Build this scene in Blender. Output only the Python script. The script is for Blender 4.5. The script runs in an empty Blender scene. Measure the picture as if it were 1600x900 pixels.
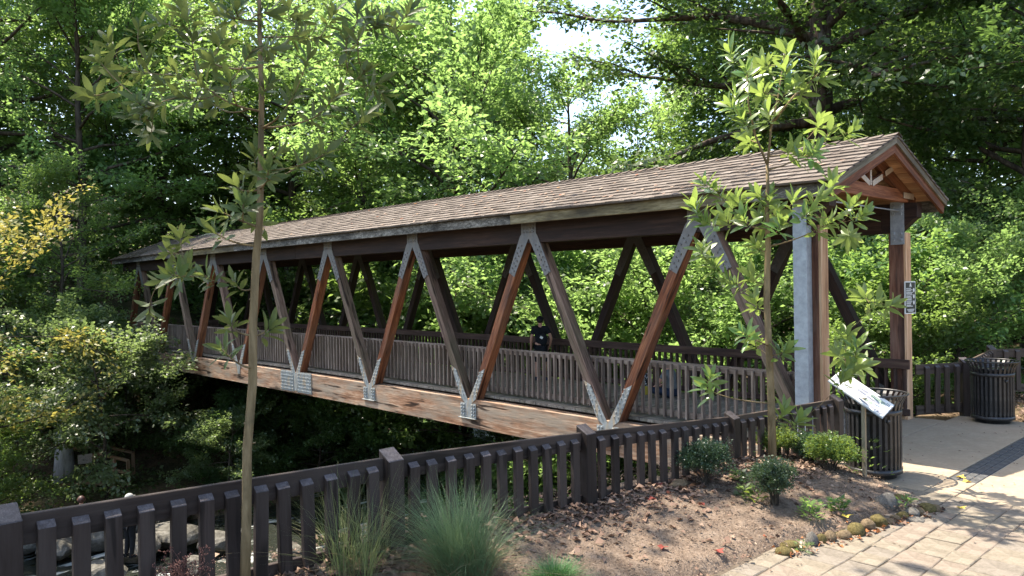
import bpy, bmesh, math, random
import numpy as np
from mathutils import Vector, Matrix

SC = bpy.context.scene
COL = SC.collection
PI = math.pi
RNG = np.random.default_rng(7)

# ------------------------------------------------------------------ camera
CAM = Vector((6.778, -10.411, 2.471))
c_right = Vector((0.68471, 0.72862, -0.01664))
c_fwd = Vector((-0.72877, 0.68475, -0.00438)).normalized()
c_up = c_right.cross(c_fwd).normalized()
c_right = c_fwd.cross(c_up).normalized()
cam_data = bpy.data.cameras.new('camera')
cam_data.sensor_width = 36.0
cam_data.lens = 36.0 * 1200.7 / 1600.0
cam_data.clip_start = 0.05
cam_data.clip_end = 1500.0
cam = bpy.data.objects.new('camera', cam_data)
COL.objects.link(cam)
cam.matrix_world = Matrix(((c_right.x, c_up.x, -c_fwd.x, CAM.x),
                           (c_right.y, c_up.y, -c_fwd.y, CAM.y),
                           (c_right.z, c_up.z, -c_fwd.z, CAM.z),
                           (0, 0, 0, 1)))
SC.camera = cam

# ------------------------------------------------------------------ light
SUN_EL = math.radians(64.0)
SUN_AZ = math.radians(17.0)          # heading of the light on the ground, from +X towards +Y
L_dir = Vector((math.cos(SUN_AZ) * math.cos(SUN_EL), math.sin(SUN_AZ) * math.cos(SUN_EL), -math.sin(SUN_EL)))
world = bpy.data.worlds.new('World')
SC.world = world
world.use_nodes = True
wn = world.node_tree
bg = wn.nodes['Background']
sky = wn.nodes.new('ShaderNodeTexSky')
sky.sky_type = 'NISHITA'
sky.sun_disc = False
sky.sun_elevation = SUN_EL
sky.sun_rotation = math.atan2(-L_dir.x, -L_dir.y)
sky.air_density = 1.0
sky.dust_density = 2.0
sky.ozone_density = 0.8
wn.links.new(sky.outputs[0], bg.inputs[0])
bg.inputs[1].default_value = 0.105
sun_d = bpy.data.lights.new('sun', 'SUN')
sun_d.energy = 3.2
sun_d.angle = math.radians(0.55)
sun_d.color = (1.0, 0.91, 0.77)
sun = bpy.data.objects.new('sun', sun_d)
COL.objects.link(sun)
sun.rotation_euler = L_dir.to_track_quat('-Z', 'Y').to_euler()
sun.location = (-15, -8, 30)

SC.view_settings.view_transform = 'Standard'
SC.view_settings.look = 'None'
SC.view_settings.exposure = 2.3
SC.view_settings.gamma = 1.0
SC.view_settings.use_curve_mapping = False
SC.render.engine = 'CYCLES'
cy = SC.cycles
cy.max_bounces = 7
cy.diffuse_bounces = 5
cy.glossy_bounces = 2
cy.transmission_bounces = 4
cy.transparent_max_bounces = 4
cy.caustics_reflective = False
cy.caustics_refractive = False
cy.sample_clamp_indirect = 6.0

# ------------------------------------------------------------------ materials
class NT:
    def __init__(self, name):
        self.m = bpy.data.materials.new(name)
        self.m.use_nodes = True
        self.t = self.m.node_tree
        self.t.nodes.clear()
        self.out = self.n('ShaderNodeOutputMaterial')
    def n(self, typ, **kw):
        nd = self.t.nodes.new(typ)
        for k, v in kw.items():
            setattr(nd, k, v)
        return nd
    def l(self, a, b):
        self.t.links.new(a, b)
    def principled(self, rough=0.8, metal=0.0, spec=0.3):
        p = self.n('ShaderNodeBsdfPrincipled')
        p.inputs['Roughness'].default_value = rough
        p.inputs['Metallic'].default_value = metal
        p.inputs['Specular IOR Level'].default_value = spec
        self.l(p.outputs[0], self.out.inputs[0])
        return p
    def ramp(self, src, stops):
        r = self.n('ShaderNodeValToRGB')
        el = r.color_ramp.elements
        while len(el) < len(stops):
            el.new(0.5)
        for e, (p, c) in zip(el, stops):
            e.position = p
            e.color = (c[0], c[1], c[2], 1) if len(c) == 3 else c
        self.l(src, r.inputs[0])
        return r.outputs[0]
    def noise(self, vec, scale, detail=3.0, rough=0.55, dist=0.0):
        x = self.n('ShaderNodeTexNoise')
        x.inputs['Scale'].default_value = scale
        x.inputs['Detail'].default_value = detail
        x.inputs['Roughness'].default_value = rough
        x.inputs['Distortion'].default_value = dist
        if vec is not None:
            self.l(vec, x.inputs['Vector'])
        return x.outputs[0]
    def mapping(self, vec, scale, loc=None):
        m = self.n('ShaderNodeMapping')
        m.inputs['Scale'].default_value = scale
        self.l(vec, m.inputs['Vector'])
        if loc is not None:
            self.l(loc, m.inputs['Location'])
        return m.outputs[0]
    def mix(self, fac, a, b, mode='MIX'):
        m = self.n('ShaderNodeMix', data_type='RGBA', blend_type=mode)
        for s, v in ((0, fac), (6, a), (7, b)):
            if isinstance(v, (int, float)):
                m.inputs[s].default_value = v
            elif isinstance(v, tuple):
                m.inputs[s].default_value = (*v, 1)
            else:
                self.l(v, m.inputs[s])
        return m.outputs[2]
    def math(self, op, a, b=0.0):
        m = self.n('ShaderNodeMath', operation=op)
        for s, v in ((0, a), (1, b)):
            if isinstance(v, (int, float)):
                m.inputs[s].default_value = v
            else:
                self.l(v, m.inputs[s])
        return m.outputs[0]
    def bump(self, h, strength, dist, p):
        b = self.n('ShaderNodeBump')
        b.inputs['Strength'].default_value = strength
        b.inputs['Distance'].default_value = dist
        self.l(h, b.inputs['Height'])
        self.l(b.outputs[0], p.inputs['Normal'])

def wood_mat(name, dark, mid, light, grain=14.0, rough=0.75, stain=None, stain_amt=0.5, bump=0.5, stretch=0.06, spec=0.25, crack=0.0, tone_var=0.45):
    g = NT(name)
    p = g.principled(rough, 0, spec)
    tc = g.n('ShaderNodeTexCoord').outputs['Object']
    oi = g.n('ShaderNodeObjectInfo').outputs['Random']
    off = g.math('MULTIPLY', oi, 37.0)
    v = g.mapping(tc, (stretch, 1, 1), off)
    fib = g.noise(v, grain * 3.0, 5.0, 0.65)
    band = g.noise(v, grain * 0.7, 3.0, 0.6, 0.6)
    f = g.math('ADD', g.math('MULTIPLY', fib, 0.5), g.math('MULTIPLY', band, 0.5))
    col = g.ramp(f, ((0.36, dark), (0.5, mid), (0.64, light)))
    tone = g.math('MULTIPLY_ADD', oi, tone_var)
    g.t.nodes[-1].inputs[2].default_value = 1.0 - tone_var / 2
    col = g.mix(1.0, col, tone, 'MULTIPLY')
    if stain is not None:
        v2 = g.mapping(tc, (0.35, 1.3, 1.3), off)
        s = g.ramp(g.noise(v2, 2.4, 5.0, 0.65), ((0.42, (0, 0, 0)), (0.62, (1, 1, 1))))
        s = g.math('MULTIPLY', s, stain_amt)
        col = g.mix(s, col, stain)
    hgt = f
    if crack > 0:
        v3 = g.mapping(tc, (0.10, 1.0, 1.0), off)
        ck = g.ramp(g.noise(v3, 9.0, 3.0, 0.5, 0.3), ((0.36, (1, 1, 1)), (0.42, (0, 0, 0))))
        ck = g.math('MULTIPLY', ck, crack)
        col = g.mix(ck, col, tuple(c * 0.22 for c in dark))
    g.l(col, p.inputs['Base Color'])
    g.bump(hgt, bump, 0.01, p)
    return g.m

def plain_mat(name, col, rough=0.6, metal=0.0, spec=0.4, var=0.25, scale=6.0, bump=0.0, spot=None, spot_amt=0.0):
    g = NT(name)
    p = g.principled(rough, metal, spec)
    tc = g.n('ShaderNodeTexCoord').outputs['Object']
    nz = g.noise(tc, scale, 5.0, 0.6)
    c = g.ramp(nz, ((0.3, tuple(x * (1 - var) for x in col)), (0.7, tuple(min(1, x * (1 + var)) for x in col))))
    if spot is not None:
        s = g.ramp(g.noise(tc, scale * 2.7, 4.0, 0.6), ((0.52, (0, 0, 0)), (0.66, (1, 1, 1))))
        c = g.mix(g.math('MULTIPLY', s, spot_amt), c, spot)
    g.l(c, p.inputs['Base Color'])
    if bump:
        g.bump(g.noise(tc, scale * 5, 4.0), bump, 0.01, p)
    return g.m

def leaf_mat(name, c1, c2, transl=0.42, rough=0.42, spec=0.45, tcol=None, big=0.35, underside=None):
    g = NT(name)
    at = g.n('ShaderNodeAttribute', attribute_name='rnd')
    geo = g.n('ShaderNodeNewGeometry')
    col = g.mix(at.outputs['Fac'], c1, c2)
    nz = g.noise(geo.outputs['Position'], big, 2.0)
    hue = g.n('ShaderNodeHueSaturation')
    hue.inputs['Saturation'].default_value = 1.0
    g.l(col, hue.inputs['Color'])
    orn = g.n('ShaderNodeObjectInfo').outputs['Random']
    val = g.math('MULTIPLY_ADD', nz, 0.9)
    g.t.nodes[-1].inputs[2].default_value = 0.55
    vo = g.math('MULTIPLY_ADD', orn, 0.34)
    g.t.nodes[-1].inputs[2].default_value = 0.83
    g.l(g.math('MULTIPLY', val, vo), hue.inputs['Value'])
    h1 = g.math('MULTIPLY_ADD', nz, -0.06)
    g.t.nodes[-1].inputs[2].default_value = 0.53
    g.l(g.math('ADD', h1, g.math('MULTIPLY', g.math('ADD', orn, -0.42), 0.05)), hue.inputs['Hue'])
    c = hue.outputs[0]
    if underside is not None:
        c = g.mix(geo.outputs['Backfacing'], c, underside)
    p = g.n('ShaderNodeBsdfPrincipled')
    p.inputs['Roughness'].default_value = rough
    p.inputs['Specular IOR Level'].default_value = spec
    g.l(c, p.inputs['Base Color'])
    tr = g.n('ShaderNodeBsdfTranslucent')
    tc = g.mix(0.65, c, tcol if tcol else (min(1, c2[0] * 1.9), min(1, c2[1] * 1.7), c2[2] * 0.6))
    g.l(tc, tr.inputs['Color'])
    mx = g.n('ShaderNodeMixShader')
    mx.inputs[0].default_value = transl
    g.l(p.outputs[0], mx.inputs[1])
    g.l(tr.outputs[0], mx.inputs[2])
    g.l(mx.outputs[0], g.out.inputs[0])
    return g.m

def bark_mat(name, dark, light, scale=9.0, bump=0.8, spot=None):
    g = NT(name)
    p = g.principled(0.9, 0, 0.15)
    tc = g.n('ShaderNodeTexCoord').outputs['Object']
    v = g.mapping(tc, (1, 1, 0.22))
    a = g.noise(v, scale, 5.0, 0.65, 0.4)
    c = g.ramp(a, ((0.35, dark), (0.65, light)))
    if spot is not None:
        s = g.ramp(g.noise(tc, 3.0, 4.0, 0.6), ((0.55, (0, 0, 0)), (0.65, (1, 1, 1))))
        c = g.mix(g.math('MULTIPLY', s, 0.7), c, spot)
    g.l(c, p.inputs['Base Color'])
    g.bump(a, bump, 0.03, p)
    return g.m

def rnd_mat(name, stops, rough=0.85, spec=0.2, transl=0.0, nscale=25.0, var=0.3):
    """colour picked per piece from the face attribute rnd"""
    g = NT(name)
    at = g.n('ShaderNodeAttribute', attribute_name='rnd')
    c = g.ramp(at.outputs['Fac'], stops)
    tc = g.n('ShaderNodeTexCoord').outputs['Object']
    nz = g.noise(tc, nscale, 4.0, 0.6)
    k = g.math('MULTIPLY_ADD', nz, 2 * var)
    g.t.nodes[-1].inputs[2].default_value = 1 - var
    c = g.mix(1.0, c, k, 'MULTIPLY')
    p = g.principled(rough, 0, spec)
    g.l(c, p.inputs['Base Color'])
    if transl > 0:
        tr = g.n('ShaderNodeBsdfTranslucent')
        g.l(c, tr.inputs['Color'])
        mx = g.n('ShaderNodeMixShader')
        mx.inputs[0].default_value = transl
        g.l(p.outputs[0], mx.inputs[1])
        g.l(tr.outputs[0], mx.inputs[2])
        g.l(mx.outputs[0], g.out.inputs[0])
    return g.m

M = {}
# bridge timber
M['brace'] = wood_mat('brace_timber', (0.040, 0.013, 0.007), (0.20, 0.066, 0.028), (0.36, 0.16, 0.075), 16, 0.7, (0.12, 0.075, 0.055), 0.55, 0.6, crack=0.8)
M['brace_grey'] = wood_mat('weathered_brace_timber', (0.058, 0.034, 0.024), (0.165, 0.102, 0.078), (0.30, 0.205, 0.165), 16, 0.75, (0.10, 0.105, 0.06), 0.45, 0.6, crack=0.8)
M['brace_dark'] = wood_mat('stained_shade_dark_timber', (0.010, 0.006, 0.005), (0.028, 0.015, 0.011), (0.055, 0.030, 0.020), 14, 0.7, (0.02, 0.012, 0.01), 0.5, 0.5)  # dark stain, with the shade under roof and deck put into the colour
M['chord'] = wood_mat('bleached_chord_timber', (0.060, 0.028, 0.016), (0.22, 0.120, 0.070), (0.42, 0.31, 0.22), 13, 0.8, (0.24, 0.20, 0.155), 0.9, 0.8, 0.07, crack=0.9)
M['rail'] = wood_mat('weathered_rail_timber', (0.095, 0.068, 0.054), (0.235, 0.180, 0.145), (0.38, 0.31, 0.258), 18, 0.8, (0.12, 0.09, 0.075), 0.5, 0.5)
M['rail_dark'] = wood_mat('shade_darkened_rail_timber', (0.025, 0.013, 0.010), (0.06, 0.034, 0.025), (0.11, 0.068, 0.05), 18, 0.8, (0.05, 0.035, 0.03), 0.5, 0.5)  # far railing's copy of the rail timber, darkened in colour for shade
M['deck'] = wood_mat('deck_boards', (0.10, 0.08, 0.065), (0.22, 0.185, 0.155), (0.34, 0.30, 0.25), 16, 0.85, (0.16, 0.15, 0.10), 0.5, 0.4)
M['fascia'] = wood_mat('fascia_board', (0.045, 0.042, 0.037), (0.15, 0.139, 0.12), (0.38, 0.355, 0.315), 22, 0.85, (0.028, 0.026, 0.024), 0.9, 0.4, 0.4)
M['fascia_mossy'] = wood_mat('mossy_fascia_board', (0.10, 0.082, 0.042), (0.26, 0.215, 0.12), (0.42, 0.365, 0.24), 12, 0.85, (0.055, 0.046, 0.034), 0.85, 0.4, 0.12)
M['post_red'] = wood_mat('red_brown_post_timber', (0.045, 0.017, 0.011), (0.13, 0.055, 0.034), (0.24, 0.125, 0.08), 12, 0.7, (0.20, 0.15, 0.12), 0.4, 0.5, crack=0.6)
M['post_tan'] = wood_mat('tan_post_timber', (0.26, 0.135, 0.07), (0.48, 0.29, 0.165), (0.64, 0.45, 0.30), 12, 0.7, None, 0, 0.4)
M['gable'] = wood_mat('gable_timber', (0.06, 0.022, 0.012), (0.16, 0.06, 0.030), (0.28, 0.125, 0.065), 14, 0.65, None, 0, 0.4)
M['soffit'] = wood_mat('soffit_boards', (0.26, 0.125, 0.06), (0.46, 0.26, 0.135), (0.60, 0.40, 0.24), 14, 0.65, (0.20, 0.095, 0.05), 0.5, 0.4)
M['rake'] = wood_mat('grey_rake_board', (0.07, 0.06, 0.042), (0.16, 0.14, 0.10), (0.27, 0.24, 0.185), 14, 0.85, (0.06, 0.05, 0.04), 0.5, 0.4)
M['shake'] = rnd_mat('roof_shakes', ((0.0, (0.080, 0.064, 0.053)), (0.5, (0.128, 0.106, 0.089)), (1.0, (0.182, 0.156, 0.135))), 0.9, 0.15, 0, 14, 0.35)
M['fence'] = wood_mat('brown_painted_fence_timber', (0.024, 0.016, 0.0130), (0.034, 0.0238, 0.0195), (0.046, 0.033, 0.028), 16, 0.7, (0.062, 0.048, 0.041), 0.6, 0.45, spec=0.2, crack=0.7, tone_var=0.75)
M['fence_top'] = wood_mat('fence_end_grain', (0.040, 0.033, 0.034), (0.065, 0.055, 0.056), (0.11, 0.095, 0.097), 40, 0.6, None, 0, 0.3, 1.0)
M['fence_worn_lit'] = wood_mat('worn_sunlit_fence_timber', (0.034, 0.024, 0.019), (0.052, 0.037, 0.030), (0.078, 0.058, 0.048), 16, 0.6, (0.11, 0.083, 0.06), 0.45, 0.4, spec=0.25, crack=0.6, tone_var=0.7)  # worn paint, with the sunlit tone of these panels put into the colour

def steel_mat(name, base, rough, metal, rust=0.0, var=0.25):
    g = NT(name)
    p = g.principled(rough, metal, 0.5)
    tc = g.n('ShaderNodeTexCoord').outputs['Object']
    nz = g.noise(tc, 9.0, 5.0, 0.65)
    c = g.ramp(nz, ((0.3, tuple(x * (1 - var) for x in base)), (0.7, tuple(min(1, x * (1 + var)) for x in base))))
    if rust > 0:
        v = g.mapping(tc, (2.2, 2.2, 0.5))
        s = g.ramp(g.noise(v, 5.0, 4.0, 0.6), ((0.5, (0, 0, 0)), (0.66, (1, 1, 1))))
        c = g.mix(g.math('MULTIPLY', s, rust), c, (0.40, 0.27, 0.13))
    g.l(c, p.inputs['Base Color'])
    g.l(g.math('MULTIPLY_ADD', nz, 0.25), p.inputs['Roughness'])
    g.t.nodes[-1].inputs[2].default_value = rough - 0.12
    return g.m
M['galv'] = steel_mat('galvanised_steel', (0.30, 0.335, 0.37), 0.5, 0.25, 0.0)
M['galv_node'] = steel_mat('streaked_galvanised_steel', (0.25, 0.275, 0.285), 0.5, 0.3, 0.5)
M['galv_dull'] = steel_mat('dull_grey_steel', (0.16, 0.158, 0.156), 0.55, 0.35, 0.15)  # grey of the upper plates has the roof's shade put into it
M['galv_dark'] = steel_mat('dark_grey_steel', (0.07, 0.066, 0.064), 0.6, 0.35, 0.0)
M['black_metal'] = plain_mat('black_coated_metal', (0.028, 0.027, 0.028), 0.38, 0.3, 0.5, 0.35, 5.0, 0, (0.10, 0.095, 0.09), 0.25)
M['liner'] = plain_mat('black_bin_liner', (0.012, 0.012, 0.013), 0.5)

# ground
def ground_mat(name, dark, mid, light, scale, bump, extra=None):
    g = NT(name)
    p = g.principled(0.95, 0, 0.1)
    tc = g.n('ShaderNodeTexCoord').outputs['Object']
    a = g.noise(tc, scale, 6.0, 0.7)
    b = g.noise(tc, scale * 6.0, 4.0, 0.7)
    f = g.math('ADD', g.math('MULTIPLY', a, 0.55), g.math('MULTIPLY', b, 0.45))
    c = g.ramp(f, ((0.36, dark), (0.5, mid), (0.64, light)))
    if extra:
        s = g.ramp(g.noise(tc, 0.35, 3.0), ((0.45, (0, 0, 0)), (0.6, (1, 1, 1))))
        c = g.mix(g.math('MULTIPLY', s, 0.6), c, extra)
    g.l(c, p.inputs['Base Color'])
    g.bump(f, bump, 0.05, p)
    return g.m
M['soil'] = ground_mat('forest_floor', (0.035, 0.025, 0.016), (0.085, 0.060, 0.038), (0.17, 0.12, 0.075), 2.2, 0.8, (0.045, 0.055, 0.022))
M['mulch'] = ground_mat('mulch', (0.085, 0.060, 0.044), (0.165, 0.122, 0.090), (0.245, 0.188, 0.143), 7.0, 0.9)
M['concrete'] = ground_mat('pale_concrete', (0.255, 0.200, 0.138), (0.28, 0.225, 0.162), (0.345, 0.28, 0.203), 3.0, 0.12)
M['paver'] = ground_mat('stamped_paving', (0.115, 0.097, 0.073), (0.17, 0.144, 0.110), (0.22, 0.190, 0.148), 4.0, 0.35)
M['paver_pink'] = ground_mat('pinkish_paving', (0.118, 0.095, 0.074), (0.175, 0.142, 0.112), (0.225, 0.187, 0.150), 4.0, 0.35)
M['paver_grey'] = ground_mat('greyish_paving', (0.105, 0.09, 0.072), (0.155, 0.133, 0.108), (0.205, 0.178, 0.147), 4.0, 0.35)
M['joint'] = ground_mat('dark_joint_sand', (0.06, 0.047, 0.036), (0.09, 0.072, 0.055), (0.13, 0.105, 0.08), 12.0, 0.3)
M['dark_brick'] = ground_mat('dark_slate_paving', (0.05, 0.05, 0.05), (0.075, 0.075, 0.075), (0.11, 0.108, 0.105), 6.0, 0.3)
M['rock'] = ground_mat('creek_rock', (0.04, 0.037, 0.031), (0.10, 0.094, 0.080), (0.20, 0.188, 0.165), 1.6, 0.7)
M['stone_tan'] = ground_mat('tan_edging_stone', (0.07, 0.052, 0.032), (0.165, 0.12, 0.073), (0.28, 0.21, 0.135), 7.0, 0.7)
M['stone_moss'] = ground_mat('mossy_edging_stone', (0.05, 0.042, 0.02), (0.125, 0.10, 0.04), (0.23, 0.185, 0.08), 8.0, 0.7)
M['stone_grey'] = ground_mat('grey_edging_stone', (0.06, 0.055, 0.05), (0.14, 0.128, 0.112), (0.25, 0.23, 0.20), 6.0, 0.7)

# foliage
M['leaf_maple'] = leaf_mat('sunny_maple_leaves', (0.080, 0.140, 0.044), (0.128, 0.190, 0.060), 0.54, 0.38, 0.55, (0.42, 0.64, 0.17))
M['leaf_mid'] = leaf_mat('mid_green_leaves', (0.060, 0.112, 0.034), (0.100, 0.158, 0.048), 0.50, 0.40, 0.55, (0.36, 0.54, 0.11))
M['leaf_dark'] = leaf_mat('dark_green_leaves', (0.038, 0.078, 0.026), (0.072, 0.120, 0.038), 0.42, 0.36, 0.55, (0.22, 0.36, 0.07))  # dark leaf type, with some of the wood's shade put into its green
M['leaf_grey'] = leaf_mat('grey_green_leaves', (0.058, 0.100, 0.040), (0.100, 0.150, 0.060), 0.44, 0.40, 0.55, (0.30, 0.42, 0.12))
M['leaf_autumn'] = leaf_mat('yellowing_leaves', (0.10, 0.12, 0.03), (0.26, 0.20, 0.05), 0.45, 0.5, 0.35, (0.42, 0.36, 0.08))
M['leaf_fern'] = leaf_mat('low_undergrowth_leaves', (0.035, 0.06, 0.02), (0.075, 0.10, 0.03), 0.35, 0.5, 0.3, (0.13, 0.19, 0.04))
M['leaf_box'] = leaf_mat('boxwood_leaves', (0.030, 0.062, 0.030), (0.06, 0.10, 0.05), 0.25, 0.35, 0.5, (0.10, 0.17, 0.05), 3.0)
M['leaf_lime'] = leaf_mat('lime_shrub_leaves', (0.055, 0.11, 0.028), (0.105, 0.165, 0.042), 0.4, 0.4, 0.45, (0.30, 0.38, 0.05), 3.0)
M['leaf_magnolia'] = leaf_mat('magnolia_leaves', (0.072, 0.140, 0.034), (0.125, 0.20, 0.052), 0.40, 0.30, 0.55, (0.42, 0.58, 0.10), 2.0, (0.15, 0.19, 0.07))
M['leaf_olive'] = leaf_mat('shade_dulled_magnolia_leaves', (0.038, 0.070, 0.024), (0.078, 0.108, 0.034), 0.34, 0.48, 0.28, (0.26, 0.33, 0.07), 2.0, (0.095, 0.115, 0.045))  # left magnolia: leaf colour dulled to stand in for the shade over it
M['blade_blue'] = leaf_mat('blue_green_grass_blades', (0.125, 0.235, 0.12), (0.20, 0.31, 0.15), 0.35, 0.5, 0.3, (0.2, 0.27, 0.12), 2.0)
M['blade_green'] = leaf_mat('green_grass_blades', (0.12, 0.17, 0.065), (0.26, 0.28, 0.13), 0.35, 0.5, 0.3, (0.24, 0.28, 0.08), 2.0)
M['blade_low'] = leaf_mat('low_grass_blades', (0.07, 0.155, 0.05), (0.13, 0.22, 0.075), 0.3, 0.45, 0.4, (0.13, 0.24, 0.05), 2.0)
M['blade_dead'] = leaf_mat('dead_straw_blades', (0.16, 0.12, 0.065), (0.30, 0.24, 0.14), 0.3, 0.6, 0.2, (0.34, 0.27, 0.14), 2.0)
M['bark'] = bark_mat('forest_bark', (0.025, 0.02, 0.015), (0.10, 0.08, 0.06))
M['bark_big'] = bark_mat('old_tree_bark', (0.022, 0.015, 0.011), (0.12, 0.088, 0.066), 7.0, 1.0, (0.2, 0.185, 0.165))
M['bark_young'] = bark_mat('young_tree_bark', (0.10, 0.072, 0.036), (0.27, 0.20, 0.108), 10.0, 0.6, (0.09, 0.075, 0.045))
M['twig'] = bark_mat('green_brown_twig', (0.11, 0.085, 0.05), (0.24, 0.19, 0.11), 14.0, 0.2)
M['dry'] = rnd_mat('dry_flower_stalks', ((0.0, (0.13, 0.06, 0.05)), (1.0, (0.26, 0.14, 0.11))), 0.9, 0.1, 0.2)
M['litter'] = rnd_mat('fallen_leaf_litter', ((0.0, (0.07, 0.045, 0.035)), (0.35, (0.15, 0.095, 0.07)), (0.7, (0.25, 0.165, 0.12)), (0.95, (0.31, 0.235, 0.175)), (0.97, (0.26, 0.075, 0.04)), (1.0, (0.36, 0.19, 0.05))), 0.85, 0.2, 0.15)
M['chips'] = rnd_mat('mulch_chips', ((0.0, (0.06, 0.042, 0.032)), (0.6, (0.145, 0.105, 0.078)), (1.0, (0.25, 0.19, 0.145))), 0.9, 0.15)
M['red_leaf'] = rnd_mat('red_fallen_leaf', ((0.0, (0.20, 0.035, 0.025)), (1.0, (0.26, 0.06, 0.04))), 0.7, 0.3, 0.2)
M['yellow_leaf'] = rnd_mat('yellow_fallen_leaf', ((0.0, (0.60, 0.42, 0.05)), (1.0, (0.65, 0.48, 0.10))), 0.7, 0.3, 0.2)
M['green_leaf'] = rnd_mat('green_fallen_leaf', ((0.0, (0.22, 0.36, 0.04)), (1.0, (0.28, 0.42, 0.06))), 0.7, 0.3, 0.2)

def water_mat():
    g = NT('creek_water')
    p = g.principled(0.08, 0, 0.6)
    tc = g.n('ShaderNodeTexCoord').outputs['Object']
    v = g.mapping(tc, (1.0, 0.35, 1.0))
    a = g.noise(v, 1.1, 5.0, 0.65, 0.8)
    foam = g.ramp(a, ((0.56, (0, 0, 0)), (0.66, (1, 1, 1))))
    c = g.mix(foam, (0.022, 0.025, 0.020), (0.45, 0.47, 0.44))
    g.l(c, p.inputs['Base Color'])
    g.l(g.math('MULTIPLY_ADD', foam, 0.5), p.inputs['Roughness'])
    g.t.nodes[-1].inputs[2].default_value = 0.07
    g.bump(g.noise(v, 5.0, 4.0, 0.6, 0.5), 0.6, 0.05, p)
    return g.m
M['water'] = water_mat()
# small things
M['white_print'] = plain_mat('white_panel_print', (0.62, 0.62, 0.60), 0.3, 0, 0.5, 0.03)
M['sign_black'] = plain_mat('black_sign_face', (0.018, 0.02, 0.018), 0.4, 0, 0.4, 0.1)
M['sign_white'] = plain_mat('white_sign_print', (0.66, 0.67, 0.65), 0.5, 0, 0.3, 0.03)
M['sign_white2'] = plain_mat('pale_connector_plate', (0.50, 0.44, 0.38), 0.5, 0.2, 0.4, 0.2, 20, 0, (0.22, 0.14, 0.10), 0.6)
M['print_blue'] = plain_mat('blue_grey_print', (0.23, 0.235, 0.27), 0.4, 0, 0.4, 0.35, 30)
M['print_green'] = plain_mat('green_print', (0.24, 0.29, 0.235), 0.4, 0, 0.4, 0.5, 40)
M['print_grey'] = plain_mat('grey_print', (0.26, 0.26, 0.29), 0.4, 0, 0.4, 0.4, 30)
M['print_text'] = plain_mat('dark_text_print', (0.10, 0.10, 0.10), 0.4, 0, 0.4, 0.1)
M['panel_post'] = plain_mat('bronze_post_metal', (0.26, 0.225, 0.165), 0.45, 0.4, 0.5, 0.1)
M['skin'] = plain_mat('skin', (0.42, 0.22, 0.15), 0.55, 0, 0.35, 0.06)
M['black_cloth'] = plain_mat('black_cloth', (0.014, 0.015, 0.018), 0.9, 0, 0.1, 0.2, 12)
M['grey_cloth'] = plain_mat('grey_cloth', (0.13, 0.14, 0.145), 0.9, 0, 0.1, 0.15, 12)
M['blue_cloth'] = plain_mat('blue_denim', (0.022, 0.032, 0.055), 0.9, 0, 0.1, 0.25, 20)
M['dark_hair'] = plain_mat('dark_hair', (0.012, 0.009, 0.008), 0.5, 0, 0.4, 0.3, 30)
M['red_hair'] = plain_mat('reddish_hair', (0.05, 0.02, 0.013), 0.5, 0, 0.4, 0.3, 30)
M['white_cloth'] = plain_mat('white_cloth', (0.3, 0.3, 0.29), 0.9, 0, 0.1, 0.1)
M['pattern_cloth'] = plain_mat('black_and_white_cloth', (0.02, 0.02, 0.022), 0.9, 0, 0.1, 0.1, 14, 0, (0.7, 0.7, 0.72), 1.0)
M['yellow_cloth'] = plain_mat('yellow_cloth', (0.42, 0.33, 0.05), 0.9, 0, 0.1, 0.2)
M['blue_shoe'] = plain_mat('blue_shoe_fabric', (0.018, 0.032, 0.075), 0.7, 0, 0.3, 0.2)
M['boardwalk'] = wood_mat('boardwalk_timber', (0.10, 0.05, 0.025), (0.23, 0.125, 0.06), (0.36, 0.23, 0.13), 16, 0.8, (0.3, 0.24, 0.18), 0.4, 0.4)

# ------------------------------------------------------------------ helpers
WM = {}          # world matrices, by object name
def link(o, parent=None, W=None):
    COL.objects.link(o)
    W = W if W is not None else Matrix.Identity(4)
    WM[o.name] = W
    if parent is not None:
        o.parent = parent
        o.matrix_local = WM[parent.name].inverted() @ W
    else:
        o.matrix_local = W
    return o

def tag(o, label=None, cat=None, group=None, kind=None):
    if label: o['label'] = label
    if cat: o['category'] = cat
    if group: o['group'] = group
    if kind: o['kind'] = kind
    return o

def thing(name, loc, label, cat, group=None, rotz=0.0, scale=1.0):
    o = bpy.data.objects.new(name, None)
    o.empty_display_size = 0.2
    W = Matrix.Translation(Vector(loc)) @ Matrix.Rotation(rotz, 4, 'Z') @ Matrix.Scale(scale, 4)
    link(o, None, W)
    return tag(o, label, cat, group)

def np_mesh(name, verts, faces, mats, rnd=None, smooth=False, matidx=None):
    """verts (n,3) array, faces (m,k) array with one k"""
    me = bpy.data.meshes.new(name)
    verts = np.asarray(verts, dtype=np.float32)
    faces = np.asarray(faces, dtype=np.int32)
    m, k = faces.shape
    me.vertices.add(len(verts))
    me.vertices.foreach_set('co', verts.ravel())
    me.loops.add(m * k)
    me.loops.foreach_set('vertex_index', faces.ravel())
    me.polygons.add(m)
    me.polygons.foreach_set('loop_start', np.arange(0, m * k, k, dtype=np.int32))
    me.polygons.foreach_set('loop_total', np.full(m, k, dtype=np.int32))
    if smooth:
        me.polygons.foreach_set('use_smooth', np.ones(m, dtype=bool))
    for mt in (mats if isinstance(mats, (list, tuple)) else [mats]):
        me.materials.append(mt)
    if matidx is not None:
        me.polygons.foreach_set('material_index', np.asarray(matidx, dtype=np.int32))
    if rnd is not None:
        a = me.attributes.new('rnd', 'FLOAT', 'FACE')
        a.data.foreach_set('value', np.asarray(rnd, dtype=np.float32))
    me.update(calc_edges=True)
    me.validate()
    return me

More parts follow.
